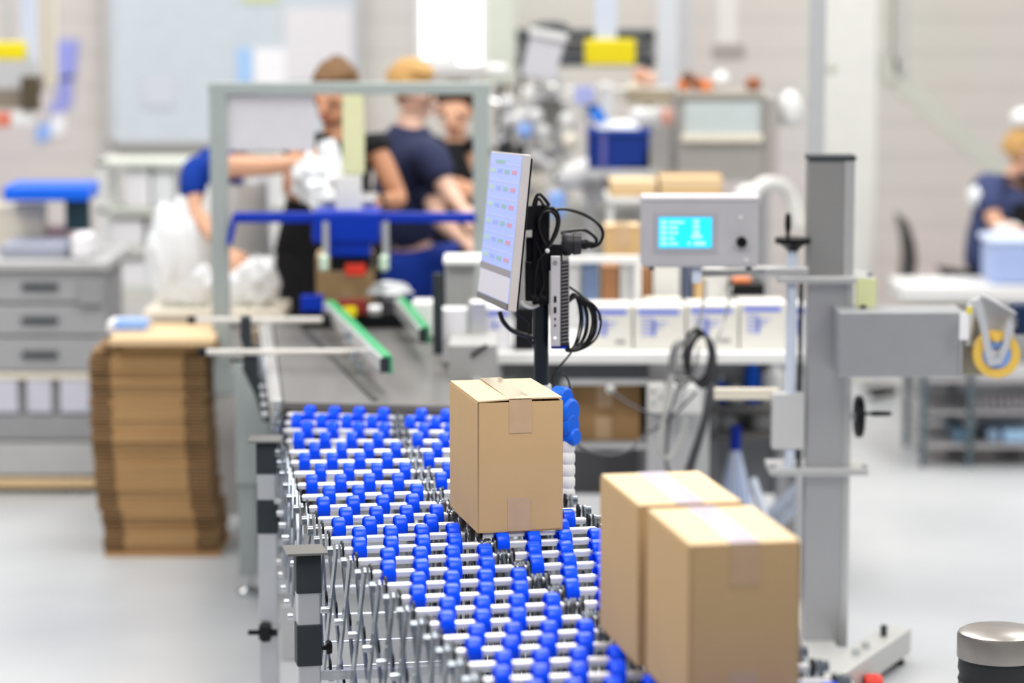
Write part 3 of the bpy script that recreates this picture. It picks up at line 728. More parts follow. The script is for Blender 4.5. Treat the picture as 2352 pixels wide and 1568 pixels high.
MB().bb(ux0-.002, cY-.004, zt, ux1+.003, cY+cw+.004, zt+.012).build('end_cap', grey_plastic, sc_)
for y, x0, x1, hh in ((640, 1785, 2003, .018), (1080, 1765, 1992, .020)):
    z = at(0, y, cY).z
    C_ = MB().bb(at(x0, y, cY).x, cY-.035, z-hh/2, at(x1, y, cY).x, cY+cw+.04, z+hh/2).build('clamp_plate', steel_l, sc_, bevel=.003)
    for xx in (x0+8, x1-8):
        c = V(at(xx, y, cY).x, cY-.02, z+hh/2); MB().cyl(c, c+V(0, 0, .010), .009, 6).build('bolt', zinc, C_)
MB().bb(at(1730, 622, cY).x, cY-.03, at(0, 632, cY).z, at(1855, 622, cY).x, cY+.03, at(0, 612, cY).z).build('console_arm', steel_l, sc_, bevel=.003)
MB().bar(at(1600, 628, 8.15), at(1760, 622, cY), .03, .018).build('console_arm', steel, sc_, bevel=.002)
# screw with the upper hand wheel
sxm = at(1818, 700, cY).x
MB().cyl((sxm, cY, at(0, 1085, cY).z), (sxm, cY, at(0, 575, cY).z), .0155, 18).build('lift_screw', pale, sc_, smooth=True)
MB().cyl((sxm+.030, cY+.03, at(0, 1085, cY).z), (sxm+.030, cY+.03, at(0, 640, cY).z), .007, 12).build('guide_shaft', grey_plastic, sc_, smooth=True)
h = sxm+.001; hzz = at(0, 555, cY).z
HW = MB().lathe((h, cY, hzz-.040), (h, cY, hzz+.012), [(0, 0), (0, .012), (.3, .016), (.68, .040), (.70, .052), (1, .052), (1, .03), (.9, 0)], 24).build('hand_wheel', black, sc_, smooth=True)
MB().lathe((h-.016, cY-.02, hzz+.01), (h-.016, cY-.02, at(0, 487, cY).z), [(0, 0), (0, .005), (.2, .006), (.5, .010), (.85, .009), (1, .004), (1, 0)], 14).build('wheel_handle', black, HW, smooth=True)
MB().px(1775, 905, 1848, 1032, cY-.02, .06).build('screw_block', lite_grey, sc_, bevel=.002)
MB().px(1641, 893, 1790, 918, cY+.02, .03).build('cross_bar', mat('cream_rod'), sc_, bevel=.003) if False else MB().px(1641, 893, 1790, 918, cY+.02, .03).build('cross_bar', cream, sc_, bevel=.003)
# side hand wheel on the right
c = at(1963, 956, cY); 
HW = MB().lathe(c, c+V(.03, 0, 0), [(0, 0), (0, .05), (.15, .062), (.7, .062), (.85, .052), (.7, .045), (.6, .018), (1, .016), (1, 0)], 28).build('hand_wheel', black, sc_, smooth=True)
MB().lathe(c+V(.028, -.03, .013), c+V(.105, -.03, .013), [(0, 0), (0, .006), (.15, .004), (.3, .008), (.9, .007), (1, .003), (1, 0)], 12).build('wheel_handle', black, HW, smooth=True)
MB().cyl(c+V(-.012, 0, 0), c, .012, 12).build('wheel_shaft', zinc, sc_)
# beam to the right
bf = at(1925, 0, 8.6).x, at(2225, 0, 8.6).x
MB().px(1925, 716, 2205, 866, 8.22, .17).build('beam', mat('worn_steel_box', (.40, .41, .43), .4, .6, .12, 9), sc_, bevel=.004)
MB().px(2204, 716, 2212, 866, 8.215, .18).build('beam_edge', steel, sc_)
MB().px(2212, 722, 2300, 862, 8.28, .10).build('beam_end', mat('aged_brass_steel', (.36, .33, .27), .4, .5), sc_, bevel=.004)
MB().px(1976, 702, 1990, 717, 8.3, .02).build('beam_screw', black, sc_)
# base
bz0, bz1 = .02, .085
pbs = mat('pale_base_steel', (.58, .58, .56), .4, .3)
e0, e1 = atz(1890, 1568, .085), atz(2062, 1452, .085); e0.z = e1.z = .065; dd = (e1-e0).normalized()
MB().bar(e0, e1, .085, .075).build('base_beam', pbs, sc_, bevel=.004)
MB().bar(V((cx0+cx1)/2-.02, cY+.45, .045), V((cx0+cx1)/2-.02, cY-.50, .045), .10, .05).build('base_beam', pbs, sc_, bevel=.004)
for q_ in (e0+dd*.03, e1-dd*.04, V((cx0+cx1)/2-.02, cY+.40, .1), V((cx0+cx1)/2-.02, cY-.45, .1)):
    MB().lathe((q_.x, q_.y, 0), (q_.x, q_.y, .03), [(0, 0), (0, .035), (.6, .03), (1, .012), (1, 0)], 16).build('levelling_foot', black, sc_)
for q_ in (e0.lerp(e1, .42), e0.lerp(e1, .55)):
    MB().cyl((q_.x, q_.y, .10), (q_.x, q_.y, .12), .012, 6).build('base_bolt', zinc, sc_)
q_ = e0.lerp(e1, .8); MB().cyl((q_.x, q_.y, .10), (q_.x, q_.y, .135), .010, 8).build('base_pin', grey_plastic, sc_)
rq = atz(1985, 1575, .03)
MB().lathe(rq, rq+V(.05, 0, 0), [(0, 0), (0, .03), (.2, .035), (.8, .035), (1, .03), (1, 0)], 20).build('red_stop_wheel', red, sc_, smooth=True)

# control console
cn = thing('control_console', 'light grey control box with a lit cyan screen and a round black knob', 'console', tuple(at(1608, 615, 8.4)))
kY = 8.1
MB().px(1474, 456, 1742, 614, kY, .11).build('housing', mat('console_grey', (.47, .46, .48), .4), cn, bevel=.007)
MB().px(1476, 452, 1744, 461, kY-.004, .12).build('top_edge', mat('console_top', (.66, .62, .64), .4), cn, bevel=.002)
MB().px(1501, 488, 1647, 582, kY-.002, .003).build('screen_bezel', mat('console_bezel', (.40, .39, .43), .4), cn, bevel=.001)
SC = MB().px(1513, 499, 1635, 569, kY-.004, .003).build('screen', mat('cyan_screen', (.02, .62, .95), .3, emit=1.1, noise_amt=.02), cn)
cw_ = mat('cyan_screen_text', (.45, .95, .98), .3, emit=.9)
for y in (507, 519, 531, 544, 556):
    MB().px(1518, y, 1531, y+7, kY-.005, .002).build('screen_text', cw_, SC)
    MB().px(1535, y+1, 1535+random.choice((14, 22, 30, 36)), y+6, kY-.005, .002).build('screen_text', cw_, SC)
for x0, y0, x1, y1 in ((1592, 505, 1606, 512), (1592, 517, 1606, 524), (1592, 529, 1606, 538), (1588, 540, 1612, 547), (1580, 555, 1586, 562), (1594, 555, 1620, 563)):
    MB().px(x0, y0, x1, y1, kY-.005, .002).build('screen_text', cw_, SC)
c = at(1703, 555, kY); MB().cyl(c+V(0, -.018, 0), c, .0145, 20).build('knob', black, cn, smooth=True)
for x, y in ((1701, 499), (1714, 597)): c = at(x, y, kY); MB().cyl(c+V(0, -.003, 0), c, .006, 14).build('mark', offwhite, cn)
for x in (1497, 1720): MB().px(x-6, 612, x+6, 620, kY+.01, .02).build('foot', black, cn)
MB().px(1590, 614, 1612, 650, kY+.02, .03).build('cable_gland', pale, cn, bevel=.002)
# hoses and cables below the console
hc = thing('hanging_cables', 'grey and black cables hanging in coils between the control box and grey cabinet', 'cable', tuple(at(1600, 900, 8.9)))
hg = mat('grey_hose', (.52, .52, .50), .4); hd_ = mat('dark_grey_cable', (.08, .08, .09), .4)
def hcable(pts, r, m, Y=8.9): MB().tube([at(x, y, Y + (d[0] if d else 0)) for x, y, *d in pts], r, 8).build('cable', m, hc, smooth=True)
hcable([(1620, 640, -.4), (1616, 690, -.3), (1606, 740), (1590, 770), (1570, 800), (1552, 850)], .0045, hg)
hcable([(1680, 660, -.2), (1668, 720), (1655, 760), (1640, 790)], .0045, hg)
for k in range(6):
    a = k*1.3; hcable([(1600+30*math.cos(t)+k*3, 815+60*math.sin(t)+3*k, .01*k) for t in [a + j*PI/4 for j in range(9)]], .0048, hd_ if k % 2 else blackr)
for k in range(5):
    hcable([(1600, 770, .02*k), (1565-4*k, 790), (1548-2*k, 850), (1565, 890-8*k), (1590, 860), (1605, 800)], .0042, hg if k % 2 else hd_)
hcable([(1545, 860), (1530, 930), (1520, 990), (1518, 1030), (1530, 1052), (1550, 1040), (1568, 1000), (1575, 960)], .0085, hg)
hcable([(1560, 880), (1540, 950), (1533, 1010), (1530, 1060), (1540, 1100), (1536, 1150)], .005, hd_)
for k in range(3): hcable([(1630, 880), (1618+4*k, 950), (1600+5*k, 1010), (1580+6*k, 1070), (1562+8*k, 1140), (1550+9*k, 1220)], .0065, hd_)
hcable([(1306, 1000, -1.2), (1340, 1030, -.9), (1400, 1044, -.6), (1450, 1030, -.3), (1480, 1000), (1540, 960), (1600, 900)], .0045, hd_)
hcable([(1400, 895, .2), (1450, 930, .1), (1500, 950), (1530, 952)], .004, hd_)

# tape dispenser on the beam
td = thing('tape_dispenser', 'angled grey tape head with yellow tape roll at the end of the beam', 'dispenser', tuple(at(2285, 860, 8.5)))
tY = 8.18
def plate(pts, Y, th, name, m, par, **k):
    q = [at(x, y, Y) for x, y in pts]; n = len(q)
    return MB().add(q + [p + V(0, th, 0) for p in q], [tuple(range(n))[::-1], tuple(range(n, 2*n))] + [(i, (i+1) % n, n+(i+1) % n, n+i) for i in range(n)]).build(name, m, par, **k)
tg = mat('pale_grey_bracket', (.56, .57, .61), .4, .2)
for dy in (0, .06):
    plate([(2228, 692), (2262, 676), (2328, 724), (2330, 780), (2300, 835), (2276, 846), (2262, 820), (2248, 745)], tY+dy, .006, 'side_plate', tg, td, bevel=.001) if dy else \
    plate([(2236, 690), (2252, 684), (2268, 745), (2277, 800), (2290, 812), (2302, 795), (2314, 735), (2328, 745), (2318, 800), (2300, 836), (2272, 842), (2262, 812), (2252, 748)], tY, .006, 'side_plate', tg, td, bevel=.001)
MB().bar(at(2258, 678, tY+.03), at(2330, 718, tY+.03), .075, .006).build('cover', tg, td)
c = at(2287, 812, tY+.035); R0 = .067
MB().lathe(c-V(0, .022, 0), c+V(0, .022, 0), [(0, R0*.62), (0, R0), (1, R0), (1, R0*.62), (0, R0*.62)], 40).build('tape_roll', tape_y, td, smooth=True)
MB().lathe(c-V(0, .022, 0), c+V(0, .022, 0), [(0, R0*.30), (0, R0*.60), (1, R0*.60), (1, R0*.30), (0, R0*.3)], 30).build('tape_core', blue_l, td, smooth=True)
MB().px(2205, 720, 2226, 780, tY-.01, .01).build('tag', paper, td); MB().px(2222, 706, 2232, 722, tY-.01, .01).build('yellow_clip', yellow, td)
c = at(2290, 776, tY-.005); MB().cyl(c, c+V(0, .07, 0), .012, 14).build('guide_roller', tape_y, td, smooth=True)
MB().cyl(at(2287, 812, tY+.0), at(2287, 812, tY+.12), .012, 12).build('spindle', steel_l, td)
MB().bar(at(2230, 700, tY+.06), at(2225, 790, tY+.10), .02, .02).build('mounting_arm', steel_l, td)
MB().px(2330, 700, 2420, 770, 8.4, .1).build('motor', mat('deep_blue_motor', (.005, .02, .07), .4), td, bevel=.01); MB().bar(at(2336, 740, 8.45), at(2300, 745, 8.30), .03, .03).build('motor_bracket', steel_l, td)

# round steel-topped post bottom right
bp = at(2300, 1500, 6.9)
p0 = thing('round_bin', 'round black drum with a brushed steel lid at the bottom right corner', 'bin', (bp.x, 7.05, 0))
zt = atz(2300, 1462, .5); yy = 6.75
cz = at(2300, 1455, yy).z; cx = at(2330, 0, yy).x; rr = (at(2418, 0, yy).x - at(2218, 0, yy).x)/2
MB().lathe((cx, yy, 0), (cx, yy, cz-.055), [(0, 0), (0, rr*.95), (.86, rr*.95), (.87, rr*.97), (.9, rr*.93), (.93, rr*.97), (1, rr*.95), (1, 0)], 40).build('drum', mat('ribbed_black', (.02, .022, .025), .45), p0, smooth=True)
MB().lathe((cx, yy, cz-.055), (cx, yy, cz+.01), [(0, 0), (0, rr), (.8, rr), (.92, rr*.97), (1, rr*.88), (1, 0)], 48).build('lid', mat('aged_steel', (.42, .39, .36), .3, .8, .15, 6), p0, smooth=True)

# ------------------------------------------------------------------ packing bench with printed cartons behind the conveyor
bench = thing('packing_bench', 'long white packing bench with grey drawers standing behind the conveyor', 'bench', (.6, 9.2, 0))
bzt = .815
bx0, bx1 = at(1100, 0, 9.2).x, at(1900, 0, 9.2).x
MB().bb(bx0, 9.2, bzt-.035, bx1, 10.1, bzt).build('worktop', white, bench, bevel=.004)
MB().bb(at(1285, 0, 9.3).x, 9.26, at(0, 880, 9.3).z, at(1492, 0, 9.3).x, 10.0, bzt-.036).build('drawer_unit', mat('slate_grey_paint', (.10, .105, .115), .5), bench, bevel=.004)
MB().px(1292, 872, 1490, 884, 9.24, .02).build('drawer_edge', lite_grey, bench)
c = at(1402, 893, 9.23); MB().ball(c, .016, 14).build('drawer_knob', white, bench, smooth=True)
for x0, x1 in ((1492, 1638),):
    MB().bb(at(x0, 0, 9.3).x, 9.28, .02, at(x1, 0, 9.3).x, 9.9, bzt-.036).build('side_cabinet', lite_grey, bench, bevel=.004)
MB().px(1487, 880, 1530, 955, 9.2, .06).build('socket_plate', offwhite, bench, bevel=.01)
for x, y in ((1500, 898), (1500, 925), (1518, 912)): c = at(x, y, 9.2); MB().cyl(c+V(0, -.004, 0), c, .006, 12).build('socket_hole', mid_grey, bench)
MB().px(1536, 884, 1612, 952, 9.18, .09).build('switch_box', white, bench, bevel=.008)
MB().px(1552, 892, 1572, 930, 9.17, .02).build('switch_cover', lite_grey, bench)
for xx in (bx0+.03, bx1-.07): 
    for y in (9.25, 10.0): MB().bb(xx, y, 0, xx+.04, y+.04, bzt-.035).build('leg', lite_grey, bench)
MB().bb(bx0, 10.02, .20, bx1, 10.05, .77).build('light_block_panel', mid_grey, bench)  # panel added behind the bench to block light below the worktop
MB().bb(at(1285,0,9.3).x, 9.30, .485, at(1492,0,9.3).x, 10.0, .505).build('lower_shelf', lite_grey, bench)
MB().bb(at(1285,0,9.3).x, 9.32, 0, at(1285,0,9.3).x+.04, 9.36, .8).build('leg', lite_grey, bench)
parcel(at(1308, 0, 9.36).x, 9.36, 0, 'large brown cardboard box in shade under the bench drawers', W=.235, D=.4, T=.178, z=.506, cm=carton_d)  # dark cardboard colour stands in for the shade under the bench
for n_, (x0, y0, x1, y1, m_, lb) in enumerate(((1325, 1062, 1392, 1100, offwhite, 'low off-white plastic crate on the floor under the bench'), (1400, 1040, 1480, 1095, carton, 'small open cardboard tray on the floor under the bench'))):
    a = at(x0, y0, 9.7); one(MB().px(x0, y0, x1, y1, 9.9, .25, z0=0, z1=.09+.05*n_), ('plastic_crate', 'cardboard_tray')[n_], m_, lb, ('crate', 'tray')[n_], bevel=.006)
# printed white cartons in a row
pc_l = {1: 'white carton with blue print, first from the pole with the cable coil', 2: 'white carton with blue print standing left of the hanging cables', 3: 'white carton with blue print behind the hanging cables',
        4: 'white carton with blue print between the hanging cables and the lift screw', 0: 'white carton with blue print between the grey cover box and the black pole', 5: 'white carton with blue print showing between screw and steel column'}
cream_c = mat('cream_carton', (.74, .72, .66), .55)
for k, (x0, x1, y0) in enumerate(((1112, 1176, 706), (1350, 1452, 703), (1456, 1574, 703), (1578, 1696, 700), (1700, 1806, 696), (1816, 1852, 700))):
    Y = 9.28
    t = thing('printed_carton', pc_l[k], 'carton', (at((x0+x1)/2, 0, Y).x, Y, bzt), 0, 'white cartons with blue print on the bench')
    MB().px(x0, y0, x1, 800, Y, .16, z0=bzt).build('body', cream_c if k in (1, 2, 3, 4) else paper, t, bevel=.004)
    w_ = x1-x0
    b = MB().px(x0+.08*w_, y0+8, x0+.88*w_, y0+20, Y-.001, .001) ; 
    for j in range(5): b.px(x0+(.15+.0*j)*w_, y0+28+j*9, x0+(.35+.1*((j*7) % 4))*w_, y0+31+j*9, Y-.001, .001)
    b.px(x0+.35*w_, y0+30, x0+.42*w_, y0+70, Y-.001, .001)
    b.build('blue_print', ink, t)
    if k in (1, 3): MB().px(x0+.62*w_, y0+78, x0+.85*w_, y0+86, Y-.001, .001).build('grey_print', inkd, t)
# upright panels and small things on the bench, behind the cartons
rk = thing('upright_rack', 'low white rack holding upright grey, blue and brown boards on the bench', 'rack', (at(1470, 0, 9.7).x, 9.7, bzt))
MB().px(1232, 588, 1470, 604, 9.68, .03).build('top_rail', white, rk, bevel=.003)
MB().bb(at(1236,0,9.7).x, 9.68, bzt, at(1236,0,9.7).x+.02, 9.71, at(0, 600, 9.7).z).build('rack_post', white, rk); MB().bb(at(1462,0,9.7).x, 9.68, bzt, at(1462,0,9.7).x+.02, 9.71, at(0, 600, 9.7).z).build('rack_post', white, rk)
MB().bb(at(1232,0,9.7).x, 9.68, bzt, at(1650,0,9.7).x, 9.92, bzt+.012).build('rack_base', white, rk)
for x0, x1, y0, m_, lb in ((1300, 1330, 600, lite_grey, 'narrow light grey board in the rack beside the mini computer'), (1338, 1374, 600, mat('steel_blue_board', (.14, .20, .34), .5), 'steel blue board in the rack beside the cable coil'),
                           (1382, 1420, 612, mat('red_brown_board', (.34, .16, .07), .6), 'red-brown board in the rack between blue and grey boards'), (1424, 1468, 604, lite_grey, 'wide light grey board in the rack right of the red-brown board'),
                           (1472, 1496, 614, mat('red_brown_board', (.34, .16, .07), .6), 'narrow brown board below the left edge of the control box'), (1500, 1562, 606, offwhite, 'off-white upright board below the middle of the control box'),
                           (1566, 1590, 606, mat('slate_board', (.08, .10, .16), .5), 'narrow slate blue board below the control box'), (1594, 1618, 640, carton, 'short cardboard piece below the cable gland of the control box'), (1622, 1672, 626, offwhite, 'off-white upright board left of the black tray')):
    one(MB().px(x0, y0, x1, 700, 9.72, .16, z0=bzt+.013), 'upright_board', m_, lb, 'board', 'upright boards in the bench rack', bevel=.003)
t = thing('black_tray', 'shallow black tray of small parts on the bench right of the boards', 'tray', (at(1715, 0, 9.6).x, 9.6, bzt))
MB().px(1676, 652, 1756, 680, 9.62, .2).build('tray', black, t, bevel=.004); MB().px(1684, 676, 1750, 700, 9.66, .14, z0=bzt).build('stand', white, t)
MB().px(1684, 640, 1726, 656, 9.66, .08).build('contents', orange, t, bevel=.005)
one(MB().px(1482, 690, 1568, 706, 9.55, .12, z0=bzt, z1=at(0, 690, 9.55).z), 'folded_paper', cream, 'pale cream folded paper on top of the bench behind the printed cartons', 'paper', bevel=.006)
parcel(at(1392, 0, 10.0).x, 10.05, 0, 'brown cardboard box on the bench left of the control box', W=.125, D=.15, T=at(0, 502, 10.05).z-at(0, 700, 10.05).z+.02, z=bzt+.001)
one(MB().px(1180, 704, 1230, 800, 9.26, .1, z0=bzt+.001), 'cable_box', black, 'tall dark equipment box behind the black pole', 'box', bevel=.004)
# bottle shelf right of the cabinet
bs = thing('bottle_shelf', 'low grey wire shelf of bottles between the grey cabinet and the steel column', 'shelf', (at(1735, 0, 9.9).x, 9.9, 0))
shz = []
for y in (930, 990):
    z = at(0, y, 9.9).z; shz.append(z); MB().bb(at(1640, 0, 9.9).x, 9.85, z-.02, at(1850, 0, 9.9).x, 10.15, z).build('shelf_board', mat('dark_shelf', (.16, .15, .14), .5), bs)
for x in (1642, 1836):
    for y in (9.86, 10.12): MB().bb(at(x, 0, 9.9).x, y, 0, at(x, 0, 9.9).x+.02, y+.02, .62).build('leg', mid_grey, bs)
def bottle(x, Y, z, r, h, m_, capm, label, nm='bottle'):
    c = at(x, 900, Y).x; t = thing(nm, label, 'bottle', (c, Y, z), 0, 'bottles on the low shelf')
    MB().lathe((c, Y, z), (c, Y, z+h), [(0, 0), (0, r), (.65, r), (.78, r*.5), (.85, r*.35), (.86, 0)], 18).build('body', m_, t, smooth=True)
    MB().cyl((c, Y, z+h*.84), (c, Y, z+h), r*.42, 14).build('cap', capm, t, smooth=True)
for x, zi, r, h, m_, cm, lb in ((1655, 0, .020, .09, blue_b, white, 'small blue bottle at the left end of the upper bottle shelf'), (1690, 0, .032, .07, white, mid_grey, 'squat white bottle beside the small blue one on the upper shelf'),
                                (1728, 0, .026, .17, blue_b, white, 'tall blue bottle in the middle of the upper bottle shelf'), (1775, 0, .042, .15, white, white, 'large white bottle right of the tall blue one'),
                                (1672, 1, .036, .06, white, lilac, 'squat white bottle on the lower shelf behind the grey cabinet'), (1755, 1, .045, .07, white, white, 'wide white bottle on the lower shelf near the screw block')):
    bottle(x, 9.98, shz[zi], r, h, m_, cm, lb)
b = MB()
for k in range(26):
    a = random.uniform(0, 2*PI); r_ = random.uniform(.02, .055); b.ball(at(1790, 800, 10.0)+V(r_*math.cos(a), r_*math.sin(a)*.4+.0, random.uniform(-.03, .03)), .022, 6, (1.6, .4, .6))
pt = thing('green_plant', 'small leafy green plant behind the lift screw on the bench end', 'plant', (at(1790, 0, 10).x, 10.0, bzt)); b.build('leaves', plant, pt, kind='stuff')
MB().cyl((at(1790, 0, 10).x, 10.0, bzt), (at(1790, 0, 10).x, 10.0, at(0, 800, 10).z), .03, 14).build('pot', mid_grey, pt)
b = MB(); cxx = at(1700, 0, 9.7).x
b.lathe((cxx, 9.7, .0), (cxx, 9.7, at(0, 1012, 9.7).z), [(0, 0), (0, .075), (.2, .085), (.75, .035), (1, .012), (1, 0)], 18)
t = thing('mop_head', 'blue and white fringed cloth hanging behind the front boxes by the steel column', 'cloth', (cxx, 9.7, 0)); 
st = MB(); st2 = MB(); zt_ = at(0, 1010, 9.7).z
for k in range(34):
    a = 2*PI*k/34; p_ = [V(cxx, 9.7, zt_), V(cxx+.03*math.cos(a), 9.7+.03*math.sin(a), zt_*.72), V(cxx+.075*math.cos(a), 9.7+.05*math.sin(a), zt_*.3), V(cxx+.10*math.cos(a), 9.7+.07*math.sin(a), .012)]
    (st if k % 2 else st2).tube(p_, .009, 6)
st.build('blue_strands', blue_l, t, kind='stuff', smooth=True); st2.build('white_strands', white, t, kind='stuff', smooth=True)
MB().cyl(V(cxx, 9.7, zt_-.04), V(cxx, 9.7, zt_+.05), .018, 14).build('collar', blue_m, t)
fr_ = thing('folded_trestle', 'pale grey folded trestle legs leaning behind the front boxes', 'trestle', (at(1800, 0, 9.3).x, 9.3, 0))
for k, (xa, ya, xb, yb) in enumerate(((1770, 1180, 1850, 1100), (1790, 1200, 1850, 1140), (1728, 1100, 1756, 1190))):
    a_ = at(xa, ya, 9.4); c_ = at(xb, yb, 9.3); d_ = (a_-c_); d_ = d_*(c_.z/(-d_.z)) if d_.z < 0 else d_
    MB().bar(c_, c_ + d_*.97, .02, .03).build('leg', pale, fr_)

# ------------------------------------------------------------------ people
def skin_mesh(name, nodes, edges, m, parent, root=0, sub=2):
    me = bpy.data.meshes.new(name); inv = local(parent).inverted() if parent else Matrix.Identity(4)
    me.from_pydata([tuple(inv @ Vector(p)) for p, r in nodes], edges, [])
    me.materials.append(m); o = bpy.data.objects.new(name, me); COL.objects.link(o)
    if parent: o.parent = parent; WM[o.name] = local(parent).copy()
    o.modifiers.new('skin', 'SKIN').use_smooth_shade = True
    if not me.skin_vertices: me.skin_vertices
    o.modifiers['skin'].branch_smoothing = .3
    sv = me.attributes.get('skin_vertices')
    bm = bmesh.new(); bm.from_mesh(me); L = bm.verts.layers.skin.verify(); bm.verts.ensure_lookup_table()
    for i, (p, r) in enumerate(nodes):
        v = bm.verts[i][L]; v.radius = (r, r) if not isinstance(r, tuple) else r; v.use_root = (i == root)
    bm.to_mesh(me); bm.free()
    s = o.modifiers.new('sub', 'SUBSURF'); s.levels = sub; s.render_levels = sub
    return o
def person(label, J, face, hair, shirt, trousers, skin_m=skin, sleeve=.55, apron=None, bun=False, slR=None, ts=1.):
    J = {k: Vector(v) for k, v in J.items()}
    base = V(J['pelvis'].x, J['pelvis'].y, 0)
    t = thing('person', label, 'person', tuple(base))
    face = Vector(face).normalized(); side = face.cross(V(0, 0, 1)).normalized()
    hd_ = J['head']; up = (hd_ - J['neck']).normalized()
    N = []; E_ = []
    def nd(p, r, link=None):
        N.append((Vector(p), r)); i = len(N)-1
        if link is not None: E_.append((link, i))
        return i
    pel = nd(J['pelvis'], .10); wa = nd(J['pelvis'].lerp(J['neck'], .36), .080, pel); ch = nd(J['pelvis'].lerp(J['neck'], .74), .085, wa)
    nb = nd(J['neck'], .058, ch); nt_ = nd(J['neck'].lerp(hd_, .42), .050, nb)
    jaw = nd(hd_ - up*.065 + face*.012, .060, nt_); mid = nd(hd_, .082, jaw); cr = nd(hd_ + up*.07 - face*.008, .062, mid)
    nose = nd(hd_ - up*.015 + face*.088, .013, mid); nd(hd_ - up*.028 + face*.104, .009, nose)
    nd(hd_ - up*.085 + face*.058, .022, jaw)
    for s in (-1, 1): e = nd(hd_ - up*.01 + side*s*.080, .014, mid); nd(hd_ + up*.012 + side*s*.092 - face*.008, .010, e)
    for s in 'LR':
        m_ = nd(N[ch][0].lerp(J['sh'+s], .5), .058, ch); a = nd(J['sh'+s], .050, m_); el0 = nd(J['sh'+s].lerp(J['el'+s], .5), .045, a); el = nd(J['el'+s], .037, el0)
        fa = nd(J['el'+s].lerp(J['wr'+s], .45), .035, el); wr = nd(J['wr'+s], .023, fa)
        d = (J['wr'+s] - J['el'+s]).normalized(); sd = d.cross(V(0, -1, .3)).normalized(); dn = sd.cross(d)
        if dn.z > 0: dn = -dn
        pm = nd(J['wr'+s] + d*.045, .027, wr)
        for k, f in enumerate((-1.5, -.5, .5, 1.5)):
            L = (.036, .042, .040, .030)[k]
            k0 = nd(J['wr'+s] + d*.080 + sd*f*.019, .0095, pm); k1 = nd(N[k0][0] + d*L + dn*.010, .0085, k0); nd(N[k1][0] + d*L*.6 + dn*.026, .0075, k1)
        t0 = nd(J['wr'+s] + d*.035 - sd*.034 + dn*.008, .011, pm); nd(N[t0][0] + d*.034 - sd*.018 + dn*.012, .009, t0)
        h_ = nd(J['hip'+s], .082, pel); kn = nd(J['kn'+s], .056, h_); cf = nd(J['kn'+s].lerp(J['an'+s], .35), .052, kn); an = nd(J['an'+s], .036, cf)
        fd = V(face.x, face.y, 0).normalized(); nd(V(J['an'+s].x, J['an'+s].y, .035) + fd*.13, .032, an)
    skin_mesh('body', N, E_, skin_m, t)
    # shirt
    N2 = []; E2 = []
    def n2(p, r, l=None):
        N2.append((Vector(p), r)); i = len(N2)-1
        if l is not None: E2.append((l, i))
        return i
    a = n2(J['pelvis'] + V(0, 0, -.03), .165*ts); b = n2(J['pelvis'].lerp(J['neck'], .36), .155*ts, a); c = n2(J['pelvis'].lerp(J['neck'], .74), .165*ts, b); d = n2(J['pelvis'].lerp(J['neck'], .90), .125*ts, c); n2(J['pelvis'].lerp(J['neck'], 1.03), .082, d)
    for s in 'LR': sl = slR if (s == 'R' and slR is not None) else sleeve; d = n2(N2[c][0].lerp(J['sh'+s], .5), .118*ts, c); d = n2(J['sh'+s], .082, d); d = n2(J['sh'+s].lerp(J['el'+s], sl*.5), .068, d); n2(J['sh'+s].lerp(J['el'+s], sl), .064, d)
    skin_mesh('shirt', N2, E2, shirt, t)
    N2 = []; E2 = []
    a = n2(J['pelvis'], .160)
    for s in 'LR': h_ = n2(J['hip'+s], .098, a); k = n2(J['kn'+s], .074, h_); n2(J['an'+s] + V(0, 0, -.01), .062, k)
    skin_mesh('trousers', N2, E2, trousers, t)
    for s in 'LR':
        fd = V(face.x, face.y, 0).normalized(); q = V(J['an'+s].x, J['an'+s].y, .045)
        MB().ball(q + fd*.06, .055, 16, (1.0+abs(fd.x)*1.2, 1.0+abs(fd.y)*1.2, .8)).build('shoe', black_cloth, t, smooth=True)
    # hair, eyes and mouth
    H = MB(); H.ball((0, 0, 0), 1, 28, (1, 1, 1), .10, 5, 6)
    out = []
    for p in H.v:
        f = p.dot(V(0, 1, 0)); r = Vector((p.x*.098, p.y*.106, p.z*.104))
        if p.y > .15 and p.z < .45: r *= .72
        if p.z < -.55: r *= .75
        out.append(hd_ + side*r.x + face*(r.y-.014) + up*(r.z+.026))
    H.v = out; H.build('hair', hair, t, smooth=True)
    if bun: MB().ball(hd_ + up*.105 - face*.05, .034, 16, (1, 1, .9), .25, 2, 5).build('hair_bun', hair, t, smooth=True)
    for s in (-1, 1): MB().ball(hd_ + up*.012 + face*.076 + side*s*.031, .011, 12).build('eye', black, t, smooth=True)
    MB().ball(hd_ - up*.052 + face*.077, .016, 12, (1.2, .5, .35)).build('mouth', mat('lip_red', (.45, .12, .10), .5), t, smooth=True)
    if apron:
        f2 = V(face.x, face.y, 0).normalized(); s2 = f2.cross(V(0, 0, 1)).normalized(); A_ = MB(); n = 10; rowsz = []
        top = J['pelvis'].lerp(J['neck'], .78); bot = V(J['pelvis'].x, J['pelvis'].y, .48)
        vs = []
        for j in range(8):
            v = j/7; c = top.lerp(J['pelvis'], v/.5) if v < .5 else J['pelvis'].lerp(bot, (v-.5)/.5)
            wd = .14 + .10*min(1, v*2.2)
            for i in range(n+1):
                u = i/n*2-1; ang = u*1.25
                vs.append(c + s2*math.sin(ang)*(wd) + f2*(math.cos(ang)*.185 + .004*math.sin(9*ang)))
        A_.v = [p for p in vs] + [p + f2*.006 for p in vs]; m_ = len(vs); w_ = n+1
        for j in range(7):
            for i in range(n): q = j*w_+i; A_.f += [(q, q+1, q+w_+1, q+w_), (q+m_, q+w_+m_, q+w_+1+m_, q+1+m_)]
